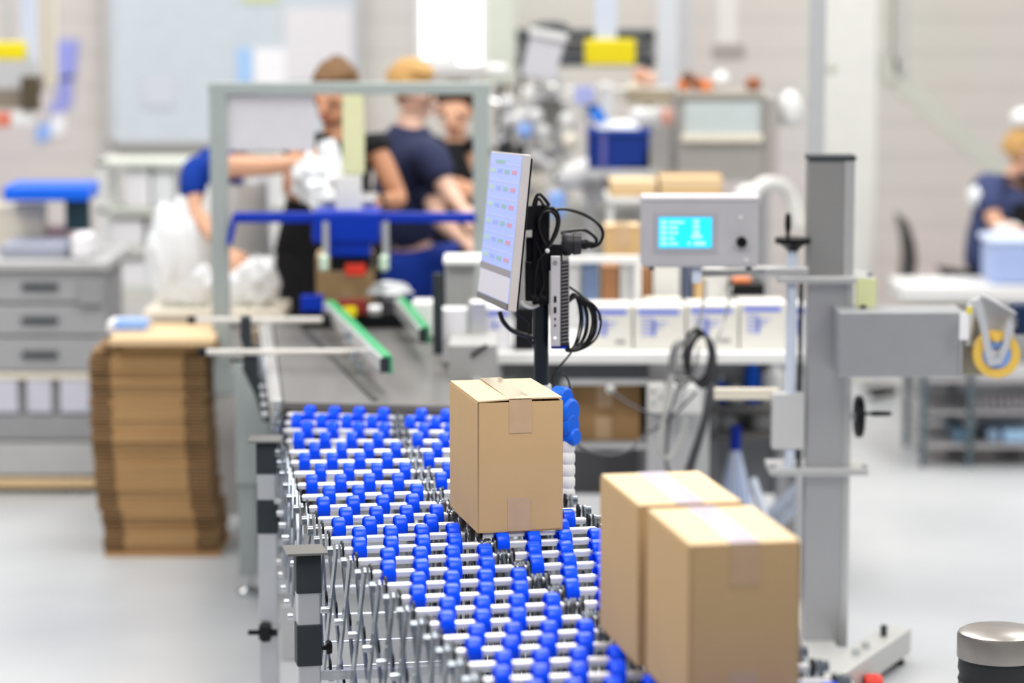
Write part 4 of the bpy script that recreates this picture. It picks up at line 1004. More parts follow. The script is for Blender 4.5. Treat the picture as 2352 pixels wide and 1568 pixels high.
        for i in range(n): A_.f += [(i, i+m_, i+1+m_, i+1), (7*w_+i, 7*w_+i+1, 7*w_+i+1+m_, 7*w_+i+m_)]
        for j in range(7): A_.f += [(j*w_, (j+1)*w_, (j+1)*w_+m_, j*w_+m_), (j*w_+n, j*w_+n+m_, (j+1)*w_+n+m_, (j+1)*w_+n)]
        A_.build('apron', apron, t, smooth=True)
    return t
def legs(pel, spread=.09, fwd=0., d=(0, 1, 0)):
    p = Vector(pel); out = {}
    for s, k in (('L', -1), ('R', 1)):
        out['hip'+s] = p + V(k*spread, 0, -.06); out['kn'+s] = V(p.x+k*spread*1.15, p.y-fwd, .49*p.z/.93); out['an'+s] = V(p.x+k*spread*1.2, p.y, .085)
    return out
# person with the blue T-shirt reaching across, left of the gantry
Ya = 11.0
J = dict(head=at(548, 290, Ya), neck=at(515, 358, Ya), pelvis=at(496, 620, Ya+.10), shL=at(446, 384, Ya), shR=at(512, 382, Ya-.10), elL=at(452, 492, Ya-.10), wrL=at(520, 578, Ya-.25),
         elR=at(612, 382, Ya-.30), wrR=at(700, 372, Ya-.42)); J.update(legs(J['pelvis']))
person('person in royal blue shirt and white apron reaching across behind the left gantry leg', J, (.75, -.6, -.35), hair_dk, mat('bright_royal_cotton', (.0, .035, .30), .85), offwhite, skin, .72, apron=white, slR=.12, ts=.72)
# person with brown hair in black, centre of the gantry
Yb = 10.85
J = dict(head=at(764, 222, Yb), neck=at(768, 318, Yb), pelvis=at(770, 590, Yb+.05), shL=at(688, 342, Yb), shR=at(862, 338, Yb), elL=at(668, 440, Yb-.12), wrL=at(730, 440, Yb-.32),
         elR=at(918, 462, Yb-.06), wrR=at(868, 462, Yb-.30)); J.update(legs(J['pelvis']))
pB = person('person with brown tied-up hair in black top working behind the blue sealing head', J, (-.35, -.85, -.35), hair_br, black_cloth, black_cloth, skin_d, .12, apron=black_cloth, bun=True)
w0 = J['wrR']; dW = (J['wrR']-J['elR']).normalized(); MB().cyl(w0 - dW*.012, w0 + dW*.012, .030, 18).build('wrist_watch', black, pB)
# person with ginger hair in navy, turned right
Yc = 11.3
J = dict(head=at(952, 212, Yc), neck=at(940, 290, Yc), pelvis=at(925, 570, Yc+.05), shL=at(985, 350, Yc-.16), shR=at(950, 340, Yc+.17), elL=at(1030, 440, Yc-.22), wrL=at(1062, 480, Yc-.30),
         elR=at(1010, 505, Yc-.25), wrR=at(1066, 552, Yc-.35))
J.update(legs(J['pelvis'], .07))
person('person with ginger hair in a navy shirt and blue trousers, turned right behind the gantry', J, (.92, -.25, -.25), hair_gi, navy, royal, mat('fair_skin', (.78, .50, .38), .5), .8)
# person with dark hair further back
Yd = 12.4
J = dict(head=at(1046, 258, Yd), neck=at(1046, 325, Yd), pelvis=at(1046, 560, Yd), shL=at(1002, 350, Yd), shR=at(1090, 350, Yd), elL=at(998, 440, Yd-.1), wrL=at(1040, 440, Yd-.3),
         elR=at(1096, 440, Yd-.1), wrR=at(1070, 430, Yd-.3)); J.update(legs(J['pelvis']))
person('person with dark hair and black top standing furthest back behind the ginger haired worker', J, (-.2, -.9, -.2), hair_dk, black_cloth, black_cloth, skin, .15)
# person at the right edge
Ye = 13.05
J = dict(head=at(2356, 350, Ye), neck=at(2322, 408, Ye), pelvis=at(2272, 640, Ye), shL=at(2262, 420, Ye-.12), shR=at(2350, 425, Ye+.05), elL=at(2285, 515, Ye-.22), wrL=at(2360, 545, Ye-.3),
         elR=at(2400, 500, Ye), wrR=at(2420, 560, Ye-.1)); J.update(legs(J['pelvis']))
pE = person('person in navy shirt and dark apron beside the pale blue tub at right edge', J, (.9, -.3, -.3), hair_gi, mat('slate_navy_cotton', (.045, .06, .15), .85), black_cloth, skin, .8, apron=black_cloth)
MB().ball(at(2352, 272, Ye), .062, 20, (1, 1, .8)).build('white_cap', white, pE, smooth=True)
MB().ball(J['shL'] + V(-.02, -.03, -.06), .06, 16, (1, .8, .9), .3, 4).build('shoulder_pad', film, pE, smooth=True)
MB().ball(J['elL'].lerp(J['wrL'], .4), .045, 14, (1.6, .8, .7), .2, 4).build('white_sleeve', film, pE, smooth=True)

# things they handle
hh = at(748, 350, 10.45)
t = thing('white_bottle', 'white plastic bottle and wrapping lifted by the outstretched hand under the gantry', 'bottle', tuple(hh))
MB().lathe(at(748, 322, 10.5), at(770, 412, 10.5), [(0, 0), (0, .030), (.2, .040), (.9, .042), (1, .03), (1, 0)], 18).build('body', film, t, smooth=True)
MB().lathe(at(765, 400, 10.5), at(815, 462, 10.5), [(0, 0), (0, .035), (.3, .04), (.9, .03), (1, 0)], 18).build('second_body', film, t, smooth=True)
one(MB().ball(at(718, 415, 10.4), .075, 22, (1.0, .7, 1.1), .6, 9, 3), 'plastic_wrap', film, 'crumpled clear white plastic wrapping on top of the blue sealing head, left side', 'wrapping', smooth=True)
one(MB().ball(at(738, 460, 10.3), .05, 20, (.9, .7, 1.1), .6, 19, 3), 'plastic_wrap', film, 'lower clump of white plastic wrapping touching the blue sealing head', 'wrapping', smooth=True)
one(MB().px(742, 455, 862, 487, 10.12, .25, z0=at(0, 486, 9.92).z+.001), 'steel_tray', steel_l, 'small steel tray on top of the blue sealing head', 'tray', bevel=.006)
for k, (x, y, r) in enumerate(((812, 486, .015), (826, 456, .017), (884, 426, .018), (858, 470, .014), (1062, 468, .026))):
    pass
# white packing table left
wt = thing('white_table', 'white packing table behind the stack of folded cartons', 'table', (at(560, 0, 10.7).x, 10.7, 0))
tz = at(0, 708, 10.45).z
tx0, tx1 = at(335, 0, 10.6).x, at(655, 0, 10.6).x
MB().bb(tx0, 10.35, tz-.035, tx1, 10.72, tz).build('tabletop', cream, wt, bevel=.004)
for x in (tx0+.02, tx1-.06):
    for y in (10.37, 10.66): MB().bb(x, y, 0, x+.04, y+.04, tz-.035).build('leg', white, wt)
MB().bb(tx0+.06, 10.40, .05, tx1-.06, 10.43, tz-.04).build('front_panel', white, wt)
for k, (x, y, r, s3, lb) in enumerate(((396, 600, .10, (.9, .6, 1.9), 'tall white plastic bag of goods at the left end of the white table'), (458, 665, .075, (.8, .7, 1.0), 'round white plastic bag in front of the blue shirted worker'),
        (590, 640, .085, (.9, .6, 1.1), 'white plastic bag on the white table between gantry leg and black apron'), (545, 655, .06, (1, .6, 1.0), 'small white plastic bag close to the left gantry leg'))):
    c = at(x, y, 10.5); rz_ = r*s3[2]; c.z = tz + rz_*.99
    one(MB().ball(c, r, 26, s3, .35, k*3+1, 2.6), 'plastic_bag', film, lb, 'bag', 'white plastic bags on the table', smooth=True)
b = MB(); q = at(385, 560, 10.75)
# drawer trolley, far left
dt = thing('drawer_trolley', 'wide grey drawer cabinet on wooden base with castors at the left edge', 'cabinet', (at(100, 0, 11.2).x, 11.2, 0))
dY = 11.1; dx0, dx1 = at(-140, 0, dY).x, at(232, 0, dY).x
gp = mat('drawer_grey', (.36, .36, .37), .45); gp2 = mat('drawer_grey_light', (.46, .46, .46), .45)
def zz(y): return at(0, y, dY).z
MB().bb(dx0, dY+.02, zz(1098), dx1-.02, dY+.6, zz(612)).build('carcass', mat('cabinet_grey', (.22, .22, .225), .5), dt)
MB().bb(dx0, dY-.02, zz(620), dx1+.01, dY+.62, zz(600)).build('top', gp2, dt, bevel=.004)
for y0, y1 in ((622, 694), (700, 770), (776, 852)):
    D_ = MB().bb(dx0+.01, dY, zz(y1), dx1-.005, dY+.03, zz(y0)).build('drawer', gp, dt, bevel=.004)
    ym = y0 + (y1-y0)*.52
    MB().px(50, ym-7, 132, ym+5, dY-.012, .014).build('handle', grey_plastic, D_)
MB().px(180, 640, 236, 700, dY-.02, .03).build('latch', mid_grey, dt); 
for x0, x1 in ((-120, -40), (-35, 40), (62, 118), (138, 205)):
    MB().px(x0, 872, x1, 948, dY, .03).build('open_bay_bin', mat('pale_lilac_bin', (.58, .58, .66), .4), dt, bevel=.004)
MB().bb(dx0, dY-.003, zz(870), dx1-.03, dY+.03, zz(856)).build('bay_rail', cream, dt)
MB().bb(dx0+.01, dY, zz(1010), dx1-.03, dY+.03, zz(955)).build('drawer', mid_grey, dt, bevel=.004)
MB().bb(dx0+.01, dY, zz(1092), dx1-.03, dY+.03, zz(1016)).build('drawer', gp2, dt, bevel=.004)
MB().bb(dx0, dY-.01, zz(1118), dx1-.03, dY+.6, zz(1098)).build('wooden_base', wood, dt)
for x in (dx0+.08, at(125, 0, dY).x, dx1-.08):
    for y in (dY+.05, dY+.5):
        MB().lathe((x-.015, y, .045), (x+.015, y, .045), [(0, 0), (0, .045), (1, .045), (1, 0)], 18).build('castor', grey_plastic, dt); MB().bb(x-.02, y-.02, .05, x+.02, y+.02, zz(1116)).build('castor_fork', steel, dt)
ztp = zz(600)+.001
one(MB().px(0, 560, 150, 598, dY+.1, .3, z0=ztp), 'grey_case', mat('slate_case', (.34, .36, .44), .4), 'low slate grey case on top of the drawer cabinet', 'case', bevel=.01)
one(MB().px(-20, 470, 100, 556, dY+.42, .12, z0=ztp), 'cream_box', cream, 'cream upright box on the drawer cabinet below the blue hood', 'box', bevel=.008)
one(MB().px(162, 540, 205, 598, dY+.05, .2, z0=ztp), 'paper_roll', paper, 'white roll of paper at the right end of the drawer cabinet', 'roll', bevel=.02)
one(MB().px(105, 520, 160, 598, dY+.45, .1, z0=ztp), 'pink_box', mat('pale_pink_plastic', (.60, .42, .42), .4), 'small dusty pink box on the drawer cabinet', 'box', bevel=.01)
hb = thing('blue_hood', 'bright blue hood on a dark post standing on the drawer cabinet', 'hood', (at(100, 0, dY+.5).x, dY+.3, ztp))
MB().px(6, 428, 204, 462, dY+.25, .3).build('hood', blue_b, hb, bevel=.012)
b = MB().px(150, 462, 204, 530, dY+.3, .05); b.build('dark_side', mat('dark_petrol', (.01, .035, .05), .4), hb); MB().px(186, 528, 204, 600, dY+.3, .04, z0=ztp).build('post', mat('dark_petrol', (.01, .035, .05)), hb)
# white shelf rack behind
sr = thing('white_rack', 'tall white shelf rack behind the plastic bags, left of the gantry', 'rack', (at(310, 0, 13).x, 13, 0))
rx0, rx1 = at(215, 0, 13).x, at(640, 0, 13).x
for x in (rx0, rx1-.04, (rx0+rx1)/2):
    for y in (13.0, 13.35): MB().bb(x, y, 0, x+.04, y+.04, at(0, 368, 13).z).build('upright', white, sr)
for y in (372, 480, 570, 665, 770): z = at(0, y, 13).z; MB().bb(rx0, 13.0, z-.02, rx1, 13.4, z).build('shelf', mat('greenish_white', (.62, .65, .58), .5), sr)
for k, (x0, x1, y0, sh, m_, lb) in enumerate(((285, 345, 385, 480, paper, 'white paper box on the second shelf of the white rack'), (350, 400, 395, 480, film, 'crumpled white bag on the second shelf of the white rack'), (250, 330, 505, 570, paper, 'white box on the third shelf of the white rack'),
        (340, 420, 500, 570, offwhite, 'off-white box beside another on the third shelf of the rack'), (570, 640, 385, 480, paper, 'white box at the right end of the rack, above the black apron'), (560, 630, 495, 570, offwhite, 'off-white box at the right end of the third rack shelf'), (260, 350, 600, 665, paper, 'long white box on the fourth shelf of the rack'))):
    one(MB().px(x0, y0, x1, sh, 13.05, .25, z0=at(0, sh, 13).z+.001), 'storage_box', m_, lb, 'box', 'boxes on the white rack', bevel=.01)

# ------------------------------------------------------------------ wall things
board = thing('whiteboard', 'huge pale blue-grey whiteboard on the back wall, upper left', 'board', (at(530, 0, 15.9).x, 15.95, 1.0))
MB().px(250, -420, 818, 326, 15.93, .05).build('surface', mat('whiteboard_grey', (.56, .61, .66), .3), board); 
MB().px(246, 320, 822, 332, 15.90, .09).build('frame', lite_grey, board); MB().px(242, -420, 250, 332, 15.90, .09).build('frame', lite_grey, board); MB().px(818, -420, 826, 332, 15.90, .09).build('frame', lite_grey, board)
one(MB().px(582, 112, 655, 200, 15.92, .008), 'paper_sheet', paper, 'white paper sheet pinned to the whiteboard beside the light blue strip', 'paper')
one(MB().px(545, 110, 578, 190, 15.92, .008), 'blue_strip', mat('sky_blue_paper', (.36, .56, .86), .5), 'light blue paper strip on the whiteboard above the gantry corner', 'paper')
one(MB().px(655, 20, 812, 190, 15.92, .008), 'paper_sheet', mat('pale_paper', (.70, .68, .71), .6), 'large pale sheet pinned to the right end of the whiteboard', 'paper')
one(MB().px(556, -40, 640, 4, 15.92, .008), 'green_note', mat('pale_green_paper', (.60, .66, .36), .6), 'pale green note at the top edge of the whiteboard', 'paper')
one(MB().px(330, 170, 400, 245, 15.92, .006), 'paper_sheet', mat('pale_lilac_paper', (.58, .60, .68), .6), 'faint lilac sheet on the left half of the whiteboard', 'paper')
ban = thing('hanging_banner', 'lilac-blue printed banner on the back wall at far left', 'banner', (at(150, 0, 15.9).x, 15.95, 1.1))
lil = [((128, 92), (182, 92), (172, 180), (128, 190)), ((130, 180), (172, 170), (160, 215), (130, 220)), ((118, 235), (168, 210), (160, 250), (112, 262)), ((85, 290), (118, 280), (112, 320), (84, 328))]
for k, p in enumerate(lil): plate(p, 15.985, .014, 'printed_panel', lilac if k < 3 else blue_l, ban)
plate([(120, 262), (150, 262), (146, 310), (116, 312)], 15.985, .014, 'white_panel', paper, ban)
# suspended supply columns
def drop(x, ys, Y, label, wdt=34, sign=None, low=None, m_=pale):
    t = thing('supply_column', label, 'column', (at(x, 0, Y).x, Y, at(0, ys, Y).z))
    X = at(x, 0, Y).x; z0 = at(0, ys, Y).z; wv = wdt/FPX*Y/2
    MB().bb(X-wv, Y, z0, X+wv, Y+.06, 4.8).build('duct', m_, t, bevel=.006)
    if sign: a, b_, y0, y1 = sign; MB().px(a, y0, b_, y1, Y-.03, .03).build('yellow_sign', yellow, t, bevel=.01)
    if low: a, b_, y0, y1, mm_ = low; MB().px(a, y0, b_, y1, Y-.02, .1).build('socket_box', mm_, t, bevel=.01)
    return t
drop(62, 190, 12.5, 'pale blue hanging duct with yellow sign at the top left corner', 34, (-60, 58, 96, 138), (52, 92, 170, 215, mat('dark_brown_plug', (.10, .06, .04), .5)))
drop(108, 200, 12.8, 'cream hanging duct beside the pale blue one at the top left', 34, None, None, cream)
t = thing('left_tool_panel', 'grey panel with brown and red fittings hanging below the top left yellow sign', 'panel', (at(20, 0, 12.4).x, 12.4, at(0, 290, 12.4).z))
MB().px(-60, 142, 88, 200, 12.4, .05).build('panel', lite_grey, t); MB().px(-60, 205, 85, 250, 12.4, .05).build('rail', mat('brown_rail', (.26, .22, .17), .5), t)
MB().px(-20, 258, 24, 292, 12.38, .05).build('red_label', mat('coral_plastic', (.75, .22, .14), .5), t, bevel=.01); MB().px(24, 258, 72, 292, 12.38, .05).build('white_label', white, t, bevel=.01)
MB().px(48, 175, 90, 255, 12.36, .04).build('dark_fitting', mat('dark_olive', (.09, .07, .04), .6), t, bevel=.01); MB().bar(at(20, 145, 12.60), V(at(20, 0, 12.60).x, 12.60, 4.8), .02, .02).build('hanger', lite_grey, t)
drop(1392, 95, 12.3, 'pale hanging duct with yellow sign above the blue crate', 50, (1343, 1460, 90, 150), None)
drop(1535, 205, 13.0, 'white hanging duct right of the dark slatted frame', 44, None, None, mat('cool_white', (.66, .69, .74), .4))
drop(1575, 160, 13.6, 'grey hanging duct just behind the white one', 30, None, None, lite_grey)
drop(1672, 100, 12.6, 'off-white hanging duct ending in a taupe socket box', 40, None, (1638, 1712, 98, 138, mat('taupe', (.36, .33, .31), .5)), offwhite)
drop(1150, 190, 14.5, 'greenish white duct hanging right of the bright window', 66, None, None, mat('greenish_post', (.60, .63, .55), .5))
gp_ = thing('service_post', 'slim grey post rising to the ceiling directly behind the steel column', 'post', (at(1880, 0, 10).x, 10, 0))
MB().bb(at(1862, 0, 10).x, 10, 0, at(1898, 0, 10).x, 10.05, 4.8).build('post', mat('post_grey', (.42, .43, .44), .4), gp_)
for y, s in ((160, 1), (205, -1)): c = at(1880+s*26, y, 10.02); MB().box(c, (.05, .03, .04)).build('bracket', mat('brace_paint'  , (.5, .5, .45)), gp_)

# ------------------------------------------------------------------ machinery in the middle background
df = thing('slatted_frame', 'dark slatted rack on legs near the back wall behind the yellow sign', 'rack', (at(1345, 0, 14).x, 14, 0))
dk = mat('dark_petrol_steel', (.02, .03, .04), .4)
for y0, y1 in ((70, 92), (132, 152)): MB().px(1186, y0, 1505, y1, 14, .2).build('slat', dk, df)
MB().px(1186, 96, 1505, 128, 14.1, .04).build('grey_slat', mid_grey, df)
MB().ball(at(1262, 66, 14.05), .07, 16, (1.4, .6, .5)).build('lamp_cover', dk, df, smooth=True)
for x in (1192, 1490): MB().bb(at(x, 0, 14).x, 14.22, 0, at(x+14, 0, 14).x, 14.26, at(0, 70, 14).z).build('leg', dk, df)
# filling machine body
fm = thing('filling_machine', 'tall grey machine full of pipes and white fittings in the blurred background centre', 'machine', (at(1290, 0, 12.2).x, 12.2, 0))
gm = mat('machine_grey', (.50, .49, .46), .4, .3)
MB().bb(at(1195, 0, 12.2).x, 12.3, 0, at(1545, 0, 12.2).x, 12.9, at(0, 480, 12.2).z).build('base_cabinet', gm, fm, bevel=.01)
MB().px(1140, 195, 1180, 470, 12.6, .2).build('dark_tower', mat('dark_tower', (.05, .055, .06), .4), fm, bevel=.01)
MB().px(1130, 480, 1200, 620, 12.5, .3, z0=.0).build('tower_base', gm, fm)
MB().px(1114, 150, 1166, 172, 12.5, .15).build('white_cover', white, fm, bevel=.02)
MB().px(1200, 205, 1550, 225, 12.5, .2).build('upper_beam', offwhite, fm); MB().px(1215, 222, 1235, 490, 12.55, .05).build('post', steel_l, fm); MB().px(1535, 222, 1552, 490, 12.55, .05).build('post', steel_l, fm)
MB().px(1290, 222, 1306, 480, 12.5, .05).build('post', offwhite, fm); MB().px(1375, 190, 1410, 290, 12.4, .08).build('white_cylinder', white, fm, bevel=.02)
rr_ = random.Random(11)
pal = [white, offwhite, steel_l, zinc, gm, cream, mid_grey, lite_grey]
for k in range(46):
    x, y = rr_.uniform(1150, 1370), rr_.uniform(200, 470); Y = rr_.uniform(12.3, 12.6); p = at(x, y, Y)
    if k % 3 == 0: MB().ball(p, rr_.uniform(.018, .04), 14).build('white_fitting' if k % 2 else 'valve', pal[rr_.randrange(8)], fm, smooth=True)
    else:
        q = p + V(rr_.uniform(-.14, .14), rr_.uniform(-.05, .05), rr_.uniform(-.16, .16)); MB().tube([p, p.lerp(q, .5)+V(rr_.uniform(-.03, .03), 0, rr_.uniform(-.03, .03)), q], rr_.uniform(.008, .026), 8).build('pipe', pal[rr_.randrange(8)], fm, smooth=True)
for x, y, r, m_ in ((1205, 300, .035, blue_l), (1195, 345, .03, mat('dark_knob', (.02, .02, .02), .4)), (1310, 325, .036, cream), (1225, 215, .035, white), (1230, 265, .032, white), (1165, 240, .04, lite_grey)):
    MB().ball(at(x, y, 12.3), r, 16).build('round_fitting', m_, fm, smooth=True)
MB().lathe(at(1305, 408, 12.1), at(1375, 385, 12.0), [(0, 0), (0, .05), (.1, .058), (.9, .058), (1, .05), (1, 0)], 24).build('white_drum', white, fm, smooth=True)
MB().lathe(at(1340, 450, 12.1), at(1420, 420, 12.1), [(0, 0), (0, .05), (.5, .065), (1, .05), (1, 0)], 24).build('grey_drum', lite_grey, fm, smooth=True)
MB().cyl(at(1352, 432, 12.0), at(1352, 434, 11.98), .03, 18).build('drum_hole', mid_grey, fm)
MB().px(1320, 198, 1365, 240, 12.3, .04).build('lilac_label', mat('pale_lilac_label', (.42, .46, .80), .5), fm)
MB().bar(at(1362, 248, 12.3), at(1390, 290, 12.3), .05, .05).build('blue_clamp', mat('azure_plastic', (.02, .22, .85), .4), fm); MB().px(1350, 240, 1375, 258, 12.28, .05).build('black_clamp', black, fm)
MB().px(1448, 250, 1520, 290, 12.2, .08).build('white_tube', white, fm, bevel=.02); MB().px(1520, 252, 1556, 290, 12.2, .08).build('coral_tube_end', mat('pale_coral', (.80, .42, .34), .5), fm, bevel=.015)
MB().px(1260, 440, 1300, 500, 12.0, .05).build('blue_disc', blue_l, fm, bevel=.02)
COP = ((1472, 175, .035, mat('salmon', (.62, .32, .22), .5)), (1490, 182, .035, mat('pale_salmon', (.72, .48, .38), .5)), (1460, 200, .03, cream), (1600, 190, .03, mat('rust', (.32, .12, .06), .5)), (1620, 200, .03, orange), (1580, 180, .028, mat('dark_rust', (.14, .07, .05), .5)), (1730, 192, .032, mat('rust', (.4, .15, .06))), (1570, 195, .025, orange))
for x, y, r, m_ in COP[:3]: MB().ball(at(x, y, 12.55), r, 16, (1.1, .8, 1)).build('copper_fitting', m_, fm, smooth=True)
MB().px(1440, 205, 1550, 240, 12.45, .06).build('brown_duct', mat('khaki', (.42, .36, .26), .5), fm)
MB().px(1190, 222, 1300, 300, 12.62, .05).build('guard_plate', gm, fm); MB().px(1410, 290, 1560, 400, 12.75, .05).build('guard_plate', mat('lighter_machine_grey', (.56, .55, .53), .4), fm)
# tilted white monitor above
wm_ = thing('white_terminal', 'tilted white terminal seen from behind, above the filling machine', 'terminal', tuple(at(1250, 190, 12.2)))
plate([(1222, 68), (1302, 84), (1272, 190), (1196, 172)], 12.2, .04, 'back_shell', mat('pale_terminal', (.62, .62, .66), .4), wm_, bevel=.008)
plate([(1218, 64), (1306, 80), (1302, 96), (1214, 80)], 12.18, .07, 'top_edge', white, wm_, bevel=.004)
MB().bar(at(1235, 180, 12.22), at(1240, 210, 12.5), .04, .04).build('support_arm', offwhite, wm_)
MB().px(1152, 118, 1182, 148, 12.4, .04).build('blue_button', mat('azure_plastic'), wm_) if False else None
# blue crate on the machine
cr_ = thing('blue_crate', 'dark blue plastic crate in front of the filling machine', 'crate', (at(1420, 385, 11.9).x, 11.9, at(0, 388, 11.9).z))
bd = mat('deep_blue_crate', (.004, .03, .22), .4)
za, zb_ = at(0, 388, 11.9).z, at(0, 300, 11.9).z; xa, xb_ = at(1352, 0, 11.9).x, at(1494, 0, 11.9).x
b = MB().bb(xa, 11.9, za, xb_, 11.92, zb_).bb(xa, 12.18, za, xb_, 12.2, zb_).bb(xa, 11.9, za, xa+.02, 12.2, zb_).bb(xb_-.02, 11.9, za, xb_, 12.2, zb_).bb(xa, 11.9, za, xb_, 12.2, za+.015); b.build('walls', bd, cr_)
MB().bb(xa-.008, 11.885, zb_-.012, xb_+.008, 11.90, zb_+.006).build('rim', mat('mid_blue_rim', (.02, .07, .40), .4), cr_); MB().px(1380, 305, 1392, 385, 11.885, .015).build('rib', mat('violet_rib', (.12, .12, .36), .4), cr_)
one(MB().ball(at(1420, 296, 12.05), .065, 20, (1.4, .9, .55), .4, 7), 'plastic_film', film, 'crumpled clear film lying in the dark blue crate', 'wrapping', smooth=True)
sh_ = thing('crate_stand', 'grey stand carrying the dark blue crate', 'stand', (at(1420, 0, 11.95).x, 11.95, 0))
MB().bb(xa-.02, 11.9, za-.03, xb_+.02, 12.2, za).build('top', lite_grey, sh_)
for x in (xa, xb_-.03): MB().bb(x, 12.15, 0, x+.03, 12.18, za-.03).build('leg', lite_grey, sh_)
# stainless cabinet with window
sb = thing('glazed_cabinet', 'stainless steel cabinet with a pale glass window behind the control box', 'cabinet', (at(1670, 0, 11.8).x, 11.8, 0))
MB().px(1556, 222, 1786, 415, 11.8, .5).build('housing', mat('satin_steel', (.40, .385, .36), .45, .5), sb, bevel=.008)
MB().px(1556, 214, 1756, 226, 11.78, .5).build('lid', mat('taupe_lid', (.34, .31, .27), .5), sb)
for x, y, r, m_ in COP[3:]: MB().ball(at(x, y, 12.0), r, 16, (1.1, .8, 1)).build('copper_fitting', m_, sb, smooth=True)
MB().ball(at(1656, 182, 12.0), .035, 18).build('white_knob', white, sb, smooth=True)
MB().px(1572, 232, 1745, 316, 11.79, .012).build('window_pane', mat('pale_glass', (.52, .58, .58), .15), sb); MB().px(1566, 308, 1752, 326, 11.77, .03).build('window_sill', cream, sb, bevel=.004)
MB().px(1762, 240, 1786, 415, 11.78, .03).build('side_trim', mat('taupe_trim', (.36, .33, .31), .5), sb)
for x in (1565, 1755):
    for dy in (0, .42): MB().bb(at(x, 0, 11.8).x, 11.82+dy, 0, at(x+18, 0, 11.8).x, 11.86+dy, at(0, 413, 11.8).z).build('leg', steel, sb)
MB().ball(at(1815, 250, 11.9), .06, 18, (.8, .8, 1.3)).build('white_hopper', white, sb, smooth=True); MB().px(1770, 272, 1840, 286, 11.9, .05).build('hopper_bracket', lite_grey, sb)
MB().ball(at(1715, 452, 11.5), .05, 18, (1, .8, 1)).build('white_hose_end', white, sb, smooth=True); MB().tube([at(1715, 452, 11.5), at(1760, 420, 11.6), at(1810, 440, 11.7), at(1835, 520, 11.7)], .028, 10).build('hose', offwhite, sb, smooth=True)
# cardboard trays on a shelf
tb = thing('tray_shelf', 'white side table carrying two shallow cardboard trays behind the control box', 'table', (at(1530, 0, 10.8).x, 10.8, 0))
tzz = at(0, 452, 10.8).z
MB().bb(at(1395, 0, 10.8).x, 10.8, tzz-.02, at(1670, 0, 10.8).x, 11.1, tzz).build('tabletop', white, tb)
for x in (1400, 1655):
    for y in (10.82, 11.06): MB().bb(at(x, 0, 10.8).x, y, 0, at(x, 0, 10.8).x+.02, y+.02, tzz-.02).build('leg', white, tb)
def tray(x0, x1, y0, y1, lb):
    Y = 10.82; t = thing('cardboard_tray', lb, 'tray', (at(x0, 0, Y).x, Y, tzz+.001)); a, b_ = at(x0, 0, Y).x, at(x1, 0, Y).x; h_ = at(0, y0, Y).z - tzz - .001; z = tzz+.001
    MB().bb(a, Y, z, b_, Y+.004, z+h_).bb(a, Y+.24, z, b_, Y+.244, z+h_).bb(a, Y, z, a+.004, Y+.244, z+h_).bb(b_-.004, Y, z, b_, Y+.244, z+h_).bb(a, Y, z, b_, Y+.244, z+.004).build('body', carton, t)
    MB().bb(a, Y-.001, z+h_*.45, b_, Y+.2, z+h_*.5+.03).build('lid_flap', carton_lit, t)
tray(1403, 1512, 418, 448, 'left shallow cardboard tray behind the top of the control box'); tray(1518, 1664, 408, 450, 'wider shallow cardboard tray directly above the control box')

# ------------------------------------------------------------------ right background
wtb = thing('white_worktable', 'long white worktable with front panel in front of the white pillar at right', 'table', (at(2190, 0, 12.25).x, 12.25, 0))
a_, b_ = at(2080, 0, 12.25).x, at(2600, 0, 12.25).x; z = at(0, 658, 12.25).z
MB().bb(at(2135, 0, 12.25).x, 12.30, .08, b_-.02, 12.32, z-.07).build('front_panel', lite_grey, wtb)
MB().bb(a_, 12.25, z-.07, b_, 12.64, z).build('tabletop', white, wtb, bevel=.01)
MB().bb(a_+.02, 12.3, z-.085, a_+.3, 12.5, z-.07).build('wooden_strip', wood, wtb)
for x in (a_+.05, b_-.1):
    for y in (12.33, 12.58): MB().bb(x, y, 0, x+.05, y+.05, z-.07).build('leg', white, wtb)
one(MB().px(1968, 640, 2012, 712, 8.34, .03), 'yellow_note', mat('pale_yellow_green', (.68, .70, .38), .5), 'pale yellow-green card on the steel beam beside the column', 'card') 
ch = thing('dark_chair', 'black curved chair back standing against the wall between pillar and worker', 'chair', (at(2092, 0, 13.6).x, 13.6, 0))
q = [(2076, 500), (2088, 515), (2102, 560), (2106, 600), (2098, 650), (2086, 660), (2092, 600), (2088, 550)]
plate(q, 13.6, .35, 'backrest', black, ch); MB().px(2060, 660, 2130, 672, 13.3, .35).build('seat', black, ch)
MB().cyl((at(2095, 0, 13.5).x, 13.48, .03), (at(2095, 0, 13.5).x, 13.48, at(0, 668, 13.5).z), .025, 14).build('gas_stem', mid_grey, ch)
for k in range(5): MB().bar(V(at(2095, 0, 13.5).x, 13.48, .05), V(at(2095, 0, 13.5).x+.22*math.cos(k*1.257), 13.48+.22*math.sin(k*1.257), .03), .03, .025).build('base_arm', black, ch)
tub = thing('pale_blue_tub', 'pale blue tub on the white worktable beside the worker at the right edge', 'tub', (at(2330, 0, 12.0).x, 12.0, 0))
tY2 = 12.30; zt2 = z+.001
MB().bb(at(2292, 0, tY2).x, tY2, zt2, at(2480, 0, tY2).x, tY2+.3, at(0, 560, tY2).z).build('body', mat('soft_blue_plastic', (.40, .50, .80), .45), tub, bevel=.02)
MB().bb(at(2284, 0, tY2).x, tY2-.01, at(0, 562, tY2).z, at(2490, 0, tY2).x, tY2+.31, at(0, 548, tY2).z).build('rim', mat('pale_blue_rim', (.62, .70, .90), .45), tub, bevel=.01)
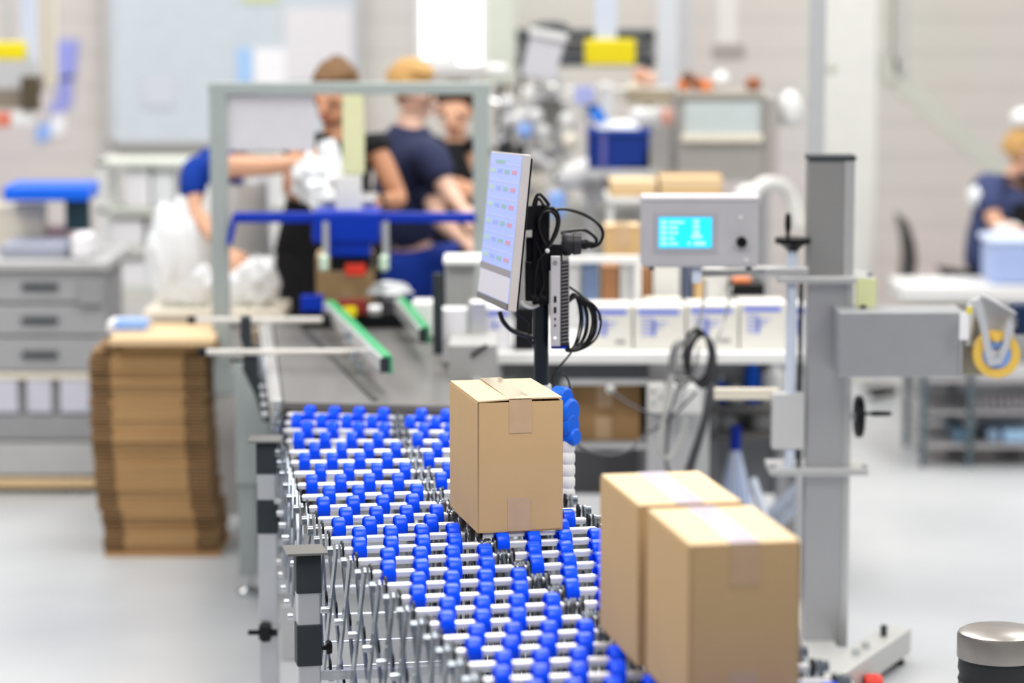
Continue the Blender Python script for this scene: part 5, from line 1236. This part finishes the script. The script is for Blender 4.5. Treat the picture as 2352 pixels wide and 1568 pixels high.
# wire rack of bottles
wr_ = thing('wire_rack', 'dark wire mesh rack on legs holding bottles and trays at right', 'rack', (at(2250, 0, 11.8).x, 11.8, 0))
wY = 11.66; wx0_, wx1_ = at(2140, 0, wY).x, at(2560, 0, wY).x; dkm = mat('dark_wire', (.07, .075, .085), .5, .4)
for x in (wx0_, at(2250, 0, wY).x, wx1_):
    for dy in (0, .5): MB().bb(x-.012, wY+dy, 0, x+.012, wY+dy+.024, at(0, 800, wY).z).build('leg', mat('petrol_leg', (.09, .13, .15), .5), wr_)
wzs = [at(0, y, wY).z for y in (872, 945, 1022)]
for z_ in wzs: MB().bb(wx0_, wY, z_-.012, wx1_, wY+.52, z_).build('shelf', mat('rack_shelf', (.36, .35, .36), .5), wr_)
g = MB()
for k in range(46): x = wx0_ + (wx1_-wx0_)*k/45; g.bb(x-.002, wY+.01, wzs[1], x+.002, wY+.014, wzs[0]); g.bb(x-.002, wY+.50, wzs[1], x+.002, wY+.504, at(0, 790, wY).z); g.bb(x-.002, wY+.01, wzs[0], x+.002, wY+.014, at(0, 860, wY).z)
g.build('wire_mesh', dkm, wr_, kind='stuff')
for k in range(12):
    x = at(2262 + k*17, 0, wY+.06).x; h_ = .055
    t = thing('small_jar', 'small white jar in the wire rack, %s' % (['first from the left', 'second from the left', 'third from the left', 'fourth from the left', 'fifth from the left', 'sixth from the left', 'sixth from the right', 'fifth from the right', 'fourth from the right', 'third from the right', 'second from the right', 'last at the right'][k]), 'jar', (x, wY+.07, wzs[1]), 0, 'white jars in the wire rack')
    MB().lathe((x, wY+.07, wzs[1]+.001), (x, wY+.07, wzs[1]+h_), [(0, 0), (0, .012), (.8, .012), (.85, .009), (1, .009), (1, 0)], 14).build('glass', mat('pale_pink_jar', (.66, .62, .66), .4), t, smooth=True)
    MB().cyl((x, wY+.07, wzs[1]+h_), (x, wY+.07, wzs[1]+h_+.008), .011, 14).build('lid', mid_grey, t)
for k, (x0, x1, m_, lb) in enumerate(((2190, 2232, mat('petrol_tray', (.12, .22, .32), .4), 'petrol blue tray on the lowest shelf at the left of the wire rack'), (2268, 2298, mat('slate_blue_tray', (.26, .36, .50), .4), 'slate blue tray on the lowest shelf of the wire rack'), (2305, 2375, mat('sky_blue_tray', (.38, .60, .85), .3), 'sky blue tray on the lowest shelf at the right edge'))):
    one(MB().px(x0, 975, x1, 1020, wY+.05, .3, z0=wzs[2]+.001, z1=wzs[2]+.055), 'blue_tray', m_, lb, 'tray', bevel=.012)
one(MB().bb(wx0_+.05, wY+.1, wzs[0]+.001, wx0_+.22, wY+.4, wzs[0]+.07), 'grey_bin', mid_grey, 'dark grey bin on the top shelf at the left of the wire rack', 'bin', bevel=.008)
